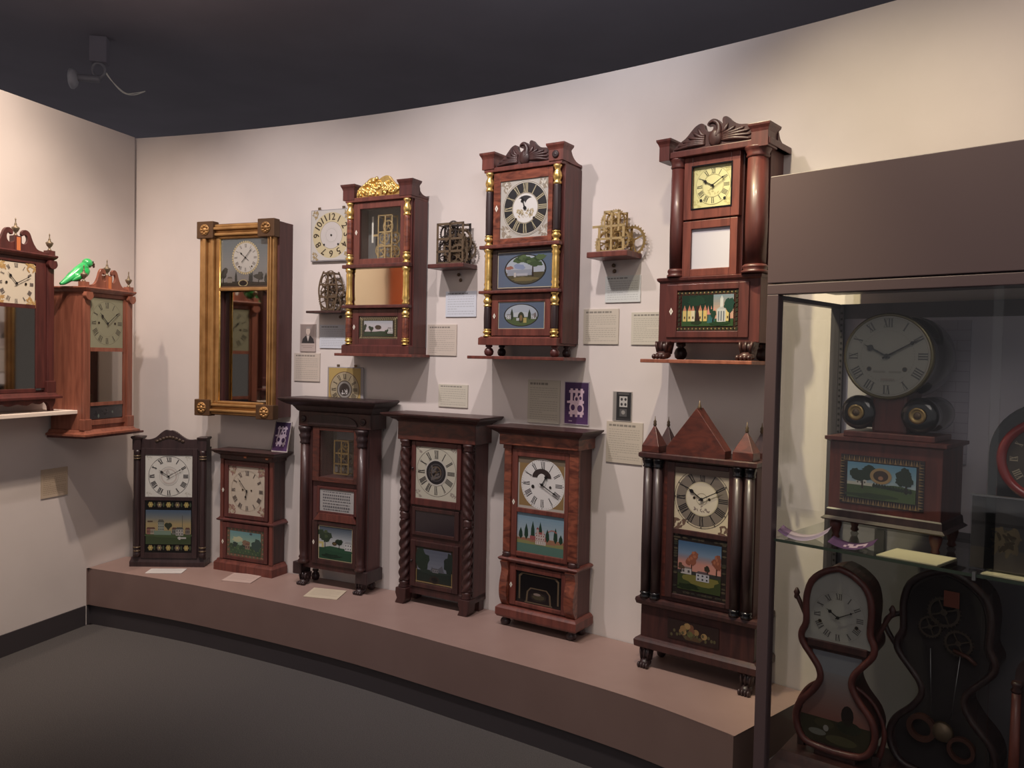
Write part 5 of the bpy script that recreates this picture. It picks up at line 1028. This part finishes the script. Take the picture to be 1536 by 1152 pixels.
# ================================================================== the glass display case and what it holds
CT = -43.8; P0 = (.757, 2.44); W_, DD = 1.5, .50
def cthing(name, lab, cat, u, v, z0, rot=0, group=None):
    a = R_(CT); x = P0[0]+u*math.cos(a)-v*math.sin(a); y = P0[1]+u*math.sin(a)+v*math.cos(a)
    return Thing(name, lab, cat, x, y, CT+rot, z0, group=group)
t = cthing('display_case', 'tall plum-brown display case with deep header and sliding glass front, at the right', 'display case', 0, 0, 0)
t.part('header', box(B(), 0, W_, 0, DD, 1.738, 2.055), M['casep'], bevel=.002)
t.part('top_rail', box(B(), 0, W_, .0, .035, 1.704, 1.734), M['casep'], bevel=.002)
t.part('front_post', box(B(), .0, .036, .0, .036, .0, 1.704), M['casep'], bevel=.002); t.part('front_post', box(B(), W_-.036, W_, .0, .036, .0, 1.704), M['casep'], bevel=.002)
t.part('rear_post', box(B(), .0, .03, DD-.03, DD, .0, 1.704), M['strip'], bevel=.001); t.part('rear_post', box(B(), W_-.03, W_, DD-.03, DD, .0, 1.704), M['strip'], bevel=.001)
s_ = t.part('shelf_standard', box(B(), .031, .043, DD-.03, DD-.018, .27, 1.70), M['strip'])
bm = B()
for k in range(70): box(bm, .034, .040, DD-.0315, DD-.030, .29+.02*k, .297+.02*k)
t.part('slots', bm, M['black'], s_)
t.part('side_rail', box(B(), .0, .03, .036, DD-.03, 1.69, 1.704), M['casep'])
t.part('base_cabinet', box(B(), .012, W_-.012, .012, DD, .0, .245), M['casep'], bevel=.002); t.part('floor_panel', box(B(), .004, W_-.004, .004, DD, .245, .262), mat('charcoal_case_floor', (72, 68, 72), .6), bevel=.001)
t.part('pale_reflection_panel', box(B(), .03, .165, DD-.012, DD-.004, .99, 1.67), M['lav']); t.part('pale_reflection_panel', box(B(), .195, W_-.03, DD-.012, DD-.004, .99, 1.67), M['lav'])  # glass back as opaque panels, the pale reflected wall put into their colour
t.part('dark_reflection_panel', box(B(), .03, W_-.03, DD-.012, DD-.004, .262, .99), M['backd'])  # darker colour stands for the dim lower room reflected in the glass
t.part('back_mullion', box(B(), .165, .195, DD-.02, DD-.002, .99, 1.704), M['strip']); t.part('back_rail', box(B(), .03, W_-.03, DD-.02, DD-.002, 1.655, 1.704), M['strip'])
t.part('glass_front', box(B(), .036, .62, .012, .017, .265, 1.704), M['cglass']); t.part('glass_front', box(B(), .60, W_-.036, .004, .009, .265, 1.704), M['cglass'])
t.part('glass_side', box(B(), .012, .016, .036, DD-.03, .262, 1.69), M['cglass'])
ss = t.part('glass_shelf', box(B(), .03, .574, .022, DD-.035, .966, .9745), M['sglass']); t.part('glass_shelf', box(B(), .578, W_-.03, .022, DD-.035, .966, .9745), M['sglass'])
t.part('shelf_clip', box(B(), .572, .58, .016, .026, .958, .98), M['steel'])
t.part('shelf_edge', box(B(), .03, W_-.03, .0205, .022, .966, .9745), mat('green_glass_edge', (62, 74, 66), .2, coat=.5))
# printed panel standing against the back of the case
A = Art(.20, .43, 1.20, 1.645, DD-.022, (176, 172, 190), .004)
for k in range(14): A.rect(0, 1, k/14, k/14+.004, (150, 146, 162))
for k in range(14):
    for j in range(3): A.rect((j+.5*(k % 2))/3, (j+.5*(k % 2))/3+.006, k/14, (k+1)/14, (150, 146, 162))
a_ = R_(CT); solo('printed_panel', A, M['arte'], 'grey-lavender panel with brick-like lines at the back of the case behind the round-dial clock', 'panel', P0[0], P0[1], CT, 1.20)

# round dial clock on a box base
t = cthing('mantel_clock', 'black clock with large round dial and two small drums above a box with landscape picture', 'clock', .3, .15, .9745)
x0 = -.162; D = .19
c = t.part('base_box', box(B(), -.157, .157, .0, D, 1.062, 1.272), M['deep'], bevel=.002)
t.part('top_board', loft(B(), -.157, .157, 0, D, [(1.27, .0), (1.276, .012), (1.286, .012)]), M['deep']); t.part('plinth_step', box(B(), -.125, .13, .015, D-.02, 1.286, 1.304), M['deep'], bevel=.003)
t.part('base_moulding', loft(B(), -.157, .157, 0, D, [(1.034, .012), (1.038, .016), (1.046, .006), (1.066, .004), (1.07, 0)]), M['darker'])
for x in (-.14, .14):
    for y in (.02, D-.02): t.part('turned_foot', lathe(B(), (x, y, .9745), [(.008, 0), (.013, .006), (.009, .014), (.014, .028), (.018, .045), (.015, .06)], 16), M['deep'])
A = Art(-.122, .112, 1.09, 1.235, -.002, (44, 24, 24)); r = random.Random(2)
for k in range(30):
    for v, s2 in ((.07, 1), (.93, 1)): A.poly([(.03+k*.031, v-.05), (.045+k*.031, v+.06), (.06+k*.031, v-.05)], ((150, 116, 62), (110, 84, 50))[k % 2])
for k in range(16):
    for u in (.03, .97): A.poly([(u-.03, .05+k*.056), (u+.03, .075+k*.056), (u-.03, .1+k*.056)], ((140, 110, 60), (104, 80, 50))[k % 2])
A.grad([(.35, (186, 196, 206)), (.6, (130, 180, 206)), (.86, (70, 150, 196))], .09, .91, 8); A.rect(.09, .91, .14, .42, (70, 96, 46)); A.blob(.6, .4, .3, .06, (64, 92, 46), 3); A.blob(.4, .2, .3, .05, (48, 70, 38), 5)
A.rect(.09, .45, .4, .46, (206, 206, 190)); A.house(.2, .42, .13, .16, (214, 214, 206), (150, 146, 140), (100, 96, 96), 2, 3)
for k in range(14): A.poplar(.42+.033*k, .38-.004*k, .1, .04, (34, 52, 36))
A.tree(.28, .34, .52, .28, (34, 60, 44), (60, 50, 40), 4); A.tree(.8, .32, .54, .2, (34, 58, 42), (40, 36, 30), 7); A.ell(.5, .62, .13, .16, (176, 140, 80)); A.ell(.5, .62, .09, .11, (70, 50, 38)); A.ell(.5, .58, .03, .04, (170, 110, 70))
t.part('painted_tablet', A, M['artg'])
R = .124; cz = 1.527; cx = -.005
t.part('clock_drum', lathe(B(), (cx, .03, cz), [(R*.96, 0), (R*.99, .012), (R*.97, .03), (R*.9, .05), (R*.9, .075), (R*.97, .095), (R*1.0, .13), (R*1.0, .19), (R*.96, .215), (R*.9, .22)], 56, 'y'), M['iron'])
t.part('drum_block', box(B(), -.05, .05, .03, .16, 1.3, 1.43), M['deep'], bevel=.01)
t.part('brass_bezel', lathe(B(), (cx, .03, cz), [(R*.985, .0), (R*1.02, -.006), (R*1.01, -.016), (R*.96, -.02), (R*.93, -.014), (R*.93, -.002)], 56, 'y'), mat('tarnished_bezel', (120, 112, 84), .3, .8))
A = Art(cx-.01, cx+.01, cz-.01, cz+.01, .0145, (172, 166, 154), .002); A.disc(cx, cz, R*.95, (172, 166, 154), 64); A.romans(cx, cz, R*.68, R*.88, (84, 80, 78), .0042)
for k in range(60): A.disc(cx+R*.6*math.sin(R_(6*k)), cz+R*.6*math.cos(R_(6*k)), .0012, (120, 112, 104), 6)
winding(A, cx, cz, R, .4, -.3, .045); A.annulus(cx, cz, R*.9, R*.905, (120, 114, 106))
for u, w2 in ((-.038, .034), (.006, .026), (.02, .02)): A.rect((u+.01)/.02, (u+w2+.01)/.02, -1.9, -1.6, (150, 140, 130))
A.rect(-.3, 1.6, -3.0, -2.7, (156, 140, 130))
t.part('dial', A, M['art']); hands(t, cx, cz, -62, 61, R*.62, R*.84, .012, w_=.005)
t.part('glass_pane', lathe(B(), (cx, .004, cz), [(R*.93, 0), (R*.93, .0015)], 56, 'y'), M['glass'])
for x in (-.088, .083):
    q = t.part('small_drum', lathe(B(), (x, .02, 1.36), [(.02, -.004), (.032, -.004), (.046, .0), (.051, .012), (.05, .03), (.044, .05), (.044, .07), (.05, .10), (.051, .16), (.045, .18)], 36, 'y'), M['iron'])
    bm = B(); lathe(bm, (x, .012, 1.36), [(.016, .004), (.023, .002), (.0235, -.002), (.018, -.004), (.014, .0)], 28, 'y'); t.part('brass_ring', bm, M['brass'], q); t.part('brass_boss', lathe(B(), (x, .012, 1.36), [(.011, .004), (.011, 0), (.006, -.003), (.001, -.004)], 18, 'y'), M['brassd'], q)

# waisted clocks on the case floor
def outline(k): return [(0, .866), (-.038, .852), (-.075, .818), (-.088, .765), (-.086, .70), (-.098, .668), (-.094, .64), (-.066, .603), (-.047, .575), (-.043, .545), (-.062, .508), (-.095, .468), (-.108, .425), (-.098, .382), (-.07, .355), (0, .348)]
def waisted(t, D, s_=1, full=True, mo=None, mi=None):
    L = outline(0); L = spline(L, 3); pts = [(x*s_, .34+(z-.34)*s_) for x, z in L]; P = pts+[(-x, z) for x, z in pts[-2:0:-1]]
    t.part('body', prism(B(), P, .02, D), mo or M['dark'])
    t.part('rim_moulding', tube(B(), [(x, .012, z) for x, z in P], .0095*s_, 10, True), mo or M['deep'])
    return P
t = cthing('waisted_clock', 'violin-shaped mahogany clock with arched white dial and curling side scrolls, in the display case', 'clock', .2, .1, .262, 6)
P = waisted(t, .14, 1.06)
I = lambda x, z, k=.86: (x*k, .60+(z-.60)*.965)
up = [(x*.93, z) for x, z in P if z > .665]; up.sort(key=lambda p: 0)
L = [p for p in P if p[1] > .662]; i0 = [i for i, p in enumerate(P) if p[1] > .662]
hl = [(x*.92, min(z, .9)-.006) for x, z in P[:len(P)//2] if z > .675]
A = Art(-.02, .02, .72, .76, .016, (176, 176, 170), .002); A.raw(hl+[(-x, z) for x, z in hl[::-1]], (160, 158, 152)); A.annulus(0, .752, .074, .0755, (150, 146, 138)); A.romans(0, .752, .052, .07, (84, 80, 78), .003); A.annulus(0, .752, .044, .045, (170, 166, 158)); winding(A, 0, .752, .075, .7, -.28, .06)
t.part('dial', A, M['art']); hands(t, 0, .752, -56, 62, .04, .056, .013, w_=.003)
t.part('cross_rail', box(B(), -.085, .085, .008, .02, .652, .674), M['dark'], bevel=.002)
lo = [(x*.9, z+.0) for x, z in P[:len(P)//2] if .645 > z > .362]
A = Art(-.02, .02, .56, .6, .016, (130, 128, 130), .002)
def band(A, z0, z1, c0, n=10):
    w = lambda z: min([(abs(p[1]-z), -p[0]) for p in lo])[1]-.002
    zs = [z0+(z1-z0)*k/n for k in range(n+1)]; A.raw([(-w(z), z) for z in zs]+[(w(z), z) for z in zs[::-1]], c0)
cols = [((136, 140, 150), .645), ((150, 146, 146), .56), ((150, 110, 100), .5), ((128, 76, 62), .455), ((120, 70, 50), .44)]
for k in range(20):
    z1 = .642-(.642-.44)*k/20; z0 = .642-(.642-.44)*(k+1)/20; q = k/20; c0 = (136, 140, 150) if q < .3 else tuple(a+(b-a)*(q-.3)/.7 for a, b in zip((140, 136, 140), (134, 74, 60))); band(A, z0, z1, c0, 3)
band(A, .365, .44, (58, 54, 34), 8); A.blob(-.0, .0, .0001, .0001, (40, 40, 30))
A.disc(-.03, .425, .03, (70, 66, 40), 14, .014); A.disc(.04, .43, .035, (46, 50, 34), 14, .02); A.disc(-.05, .395, .026, (120, 120, 110), 14, .010); A.disc(.02, .385, .045, (84, 80, 48), 14, .014); A.disc(-.025, .412, .008, (150, 146, 140), 10, .01); A.disc(.035, .465, .018, (40, 30, 26), 12, .03)
t.part('painted_glass', A, M['artg'])
for s_ in (-1, 1):
    if s_ < 0: t.part('side_scroll', tube(B(), spline([(-.108, .06, .33), (-.122, .06, .375), (-.128, .06, .42), (-.118, .06, .465), (-.09, .06, .51), (-.045, .05, .545)], 5), [.009]*6+[.0075]*6+[.006]*14, 10), M['deep'])
    else: t.part('side_scroll', tube(B(), spline([(.108, .06, .33), (.122, .06, .375), (.128, .06, .42), (.118, .06, .465), (.09, .06, .51), (.045, .05, .545)], 5), [.009]*6+[.0075]*6+[.006]*14, 10), M['deep'])
    f = t.part('leaf_finial', tube(B(), spline([(s_*.096, .06, .665), (s_*.1, .06, .70), (s_*.118, .06, .745), (s_*.136, .06, .78)], 4), [.007]*13, 10), M['dark'])
    t.part('leaf_tip', lathe(B(), (s_*.138, .06, .772), [(.006, 0), (.009, .006), (.007, .012), (.010, .02), (.003, .034)], 10), M['dark'], f)
    t.part('scroll_foot', box(B(), s_*.108-.011, s_*.108+.011, .045, .075, .318, .355), M['dark'], bevel=.003)
t.part('plinth', loft(B(), -.15, .16, -.03, .2, [(.262, .028), (.27, .034), (.282, .026), (.30, .012), (.318, .0), (.326, -.006)]), M['dark'])
t.part('lower_pedestal', box(B(), -.06, .06, .02, .12, .322, .36), M['dark'], bevel=.004)
t = cthing('waisted_clock', 'large very dark waisted clock with open front and pendulum rods, in the display case', 'clock', .45, .2, .262, 0)
P = [(x*1.32, .30+(z-.34)*1.17) for x, z in spline(outline(0), 3)]; P = P+[(-x, z) for x, z in P[-2:0:-1]]
t.part('body', prism(B(), P, .06, .17), M['darker'])
t.part('rim_moulding', tube(B(), [(x, .055, z) for x, z in P], .010, 10, True), M['darker'])
t.part('open_back', prism(B(), [(x*.88, .60+(z-.60)*.95) for x, z in P], .052, .06), mat('dark_recess_lining', (34, 28, 30), .8))
for i, (x, z, r) in enumerate(((.0, .8, .042), (-.035, .75, .03), (.04, .72, .036))): t.part('gear_wheel', gear(B(), x, z, r, .035, .003, 4, 24), mat('blackened_wheel', (70, 60, 52), .5, .4))
t.part('copper_plate', box(B(), .0, .04, .03, .034, .82, .865), mat('copper_red_plate', (112, 58, 44), .5, .3)); t.part('hammer', tube(B(), [(.03, .03, .70), (.07, .026, .69), (.09, .024, .675)], .006, 8), mat('dull_copper', (78, 48, 40), .5, .3))
for x0, x1 in ((-.03, -.022), (.048, .03)): t.part('pendulum_rod', tube(B(), [(x0, .03, .69), (x1, .03, .5)], .0014, 6), M['steel'])
t.part('coil', ring(B(), (-.045, .455), .04, .014, .02, .035, 28), mat('dull_copper', (78, 48, 40), .5, .3)); t.part('bell', lathe(B(), (.01, .03, .46), [(.03, 0), (.026, -.01), (.012, -.016), (.001, -.018)], 20, 'y'), M['brassd']); t.part('coil', ring(B(), (.06, .425), .036, .01, .02, .035, 28), mat('dull_copper', (78, 48, 40), .5, .3))
t.part('side_arm', tube(B(), spline([(-.12, .08, .64), (-.15, .07, .68), (-.17, .07, .72), (-.15, .07, .75), (-.11, .08, .765)], 4), .008, 8), M['darker'])
t.part('plinth', loft(B(), -.16, .17, -.02, .2, [(.262, .02), (.275, .024), (.29, .012), (.31, .0), (.318, -.006)]), M['darker'])
t = cthing('column_clock', 'dark round-topped clock with a slim red-brown column, cut off by the lower right edge', 'clock', .74, .12, .262, 0)
t.part('body', prism(B(), [(-.09, .29)]+[(-.09*math.cos(R_(a)), .70+.08*math.sin(R_(a))) for a in range(0, 181, 12)]+[(.09, .29)], .02, .14), M['darker'], bevel=.004)
c = t.part('half_column', lathe(B(), (-.083, .012, 0), [(.012, .33), (.0125, .5), (.011, .66)], 16), M['red']); t.part('gilt_turning', lathe(B(), (-.083, .012, 0), [(.010, .30), (.014, .306), (.009, .314), (.013, .322), (.012, .33)], 16), M['gold'], c); t.part('turned_cap', lathe(B(), (-.083, .012, 0), [(.011, .66), (.014, .666), (.009, .674), (.014, .682), (.011, .69)], 16), M['dark'], c)
t.part('half_column', lathe(B(), (.083, .012, 0), [(.012, .30), (.0125, .5), (.011, .69)], 16), M['red']); t.part('plinth', box(B(), -.11, .11, -.01, .15, .262, .292), M['darker'], bevel=.004)
A = Art(-.06, .06, .6, .72, .016, (170, 166, 158), .003); A.romans(0, .66, .04, .055, (60, 60, 60)); t.part('dial', A, M['art'])
# upper right: domed black clock with red ring
t = cthing('mantel_clock', 'black domed clock with glossy red ring, cut off at the right edge above glass shelf', 'clock', .70, .16, .9745, 0)
t.part('body', prism(B(), [(-.14, .985)]+[(-.14*math.cos(R_(a)), 1.27+.145*math.sin(R_(a))) for a in range(0, 181, 8)]+[(.14, .985)], .02, .15), M['iron'], bevel=.008)
t.part('red_ring', tube(B(), [(.108*math.cos(R_(a)), .014, 1.262+.102*math.sin(R_(a))) for a in range(0, 360, 9)], .0125, 12, True), mat('glossy_red_lacquer', (124, 34, 34), .2, coat=.6))
A = Art(-.03, .03, 1.23, 1.29, .014, (70, 66, 60), .004); A.disc(0, 1.262, .1, (64, 58, 54), 48); A.romans(0, 1.262, .07, .088, (150, 140, 120), .003); t.part('dial', A, M['art'])
t.part('neck', lathe(B(), (0, .08, 1.40), [(.05, 0), (.03, .02), (.018, .05), (.022, .09), (.014, .12), (.03, .15), (.036, .175), (.02, .2), (.002, .22)], 20), M['iron'])
t.part('plinth', box(B(), -.16, .16, 0, .17, .9745, .99), M['darker'], bevel=.004)
# acrylic stand
t = cthing('acrylic_stand', 'clear acrylic sign holder with a dim brass clockwork picture, on the glass shelf', 'sign holder', .625, .06, .9745, 2)
t.part('acrylic_sleeve', box(B(), -.072, .075, .0, .003, .98, 1.172), M['glass']); t.part('acrylic_foot', box(B(), -.072, .075, .0, .05, .9745, .979), M['glass']); t.part('top_edge', box(B(), -.073, .076, -.001, .008, 1.170, 1.174), M['steel'])
A = Art(-.07, .073, .983, 1.168, .004, (72, 68, 74), .003); A.rect(0, 1, 0, .3, (92, 82, 76)); A.ell(.55, .42, .22, .16, (84, 72, 56), 12); A.spray(.01, 1.06, .05, .06, (112, 94, 66), 5, 26); A.spray(.01, 1.06, .04, .04, (70, 56, 40), 6, 12); A.rect(0, 1, .62, .66, (56, 52, 58))
t.part('print', A, M['arte'])
# cards on the glass shelf
def caselocal(u, v):
    a = R_(CT); return P0[0]+u*math.cos(a)-v*math.sin(a), P0[1]+u*math.sin(a)+v*math.cos(a)
x, y = caselocal(.415, .092); flat_card(x, y, .155, .13, CT, (214, 206, 164), 'cream card lying on the glass shelf below the round-dial clock', .9745, 0, .006)
x, y = caselocal(.678, .030+.04); flat_card(x, y, .165, .09, CT, (214, 206, 164), 'cream card lying on the glass shelf at the right edge in front of acrylic stand', .9745, 0, .006)
def leaflet(u, v, w_, d_, rot, curl, lab, seed):
    bm = B(); cl = bm.loops.layers.float_color.new('Col'); n = 16; g = []
    for i in range(n+1):
        s_ = i/n; g.append([bm.verts.new(((s_-.5)*w_, (j/4-.5)*d_, .002+curl*abs(s_-.45)**2*4)) for j in range(5)])
    r = random.Random(seed)
    for i in range(n):
        for j in range(4):
            f = bm.faces.new((g[i][j], g[i+1][j], g[i+1][j+1], g[i][j+1])); f.smooth = True
            pale_print = seed and 4 < i < 13 and j in (1, 2) and r.random() < .75  # pale cells of the printed picture
            for l in f.loops: l[cl] = lin((206, 176, 206) if pale_print else (92, 46, 110) if seed else (196, 176, 204) if i > 2 else (130, 90, 150))
    o = link('leaflet', bm, M['arte'], None); m = o.modifiers.new('thick', 'SOLIDIFY'); m.thickness = .0008
    x, y = caselocal(u, v); o.location = (x, y, .9752); o.rotation_euler = (0, 0, R_(CT+rot)); tag(o, lab, 'leaflet')
leaflet(.10, .088, .14, .10, 16, .028, 'pale lilac curled leaflet at the left end of the glass shelf, against the side glass', 0)
leaflet(.245, .085, .12, .10, 12, .018, 'dark purple curled leaflet with pale printed picture, on the glass shelf next to cream card', 1)
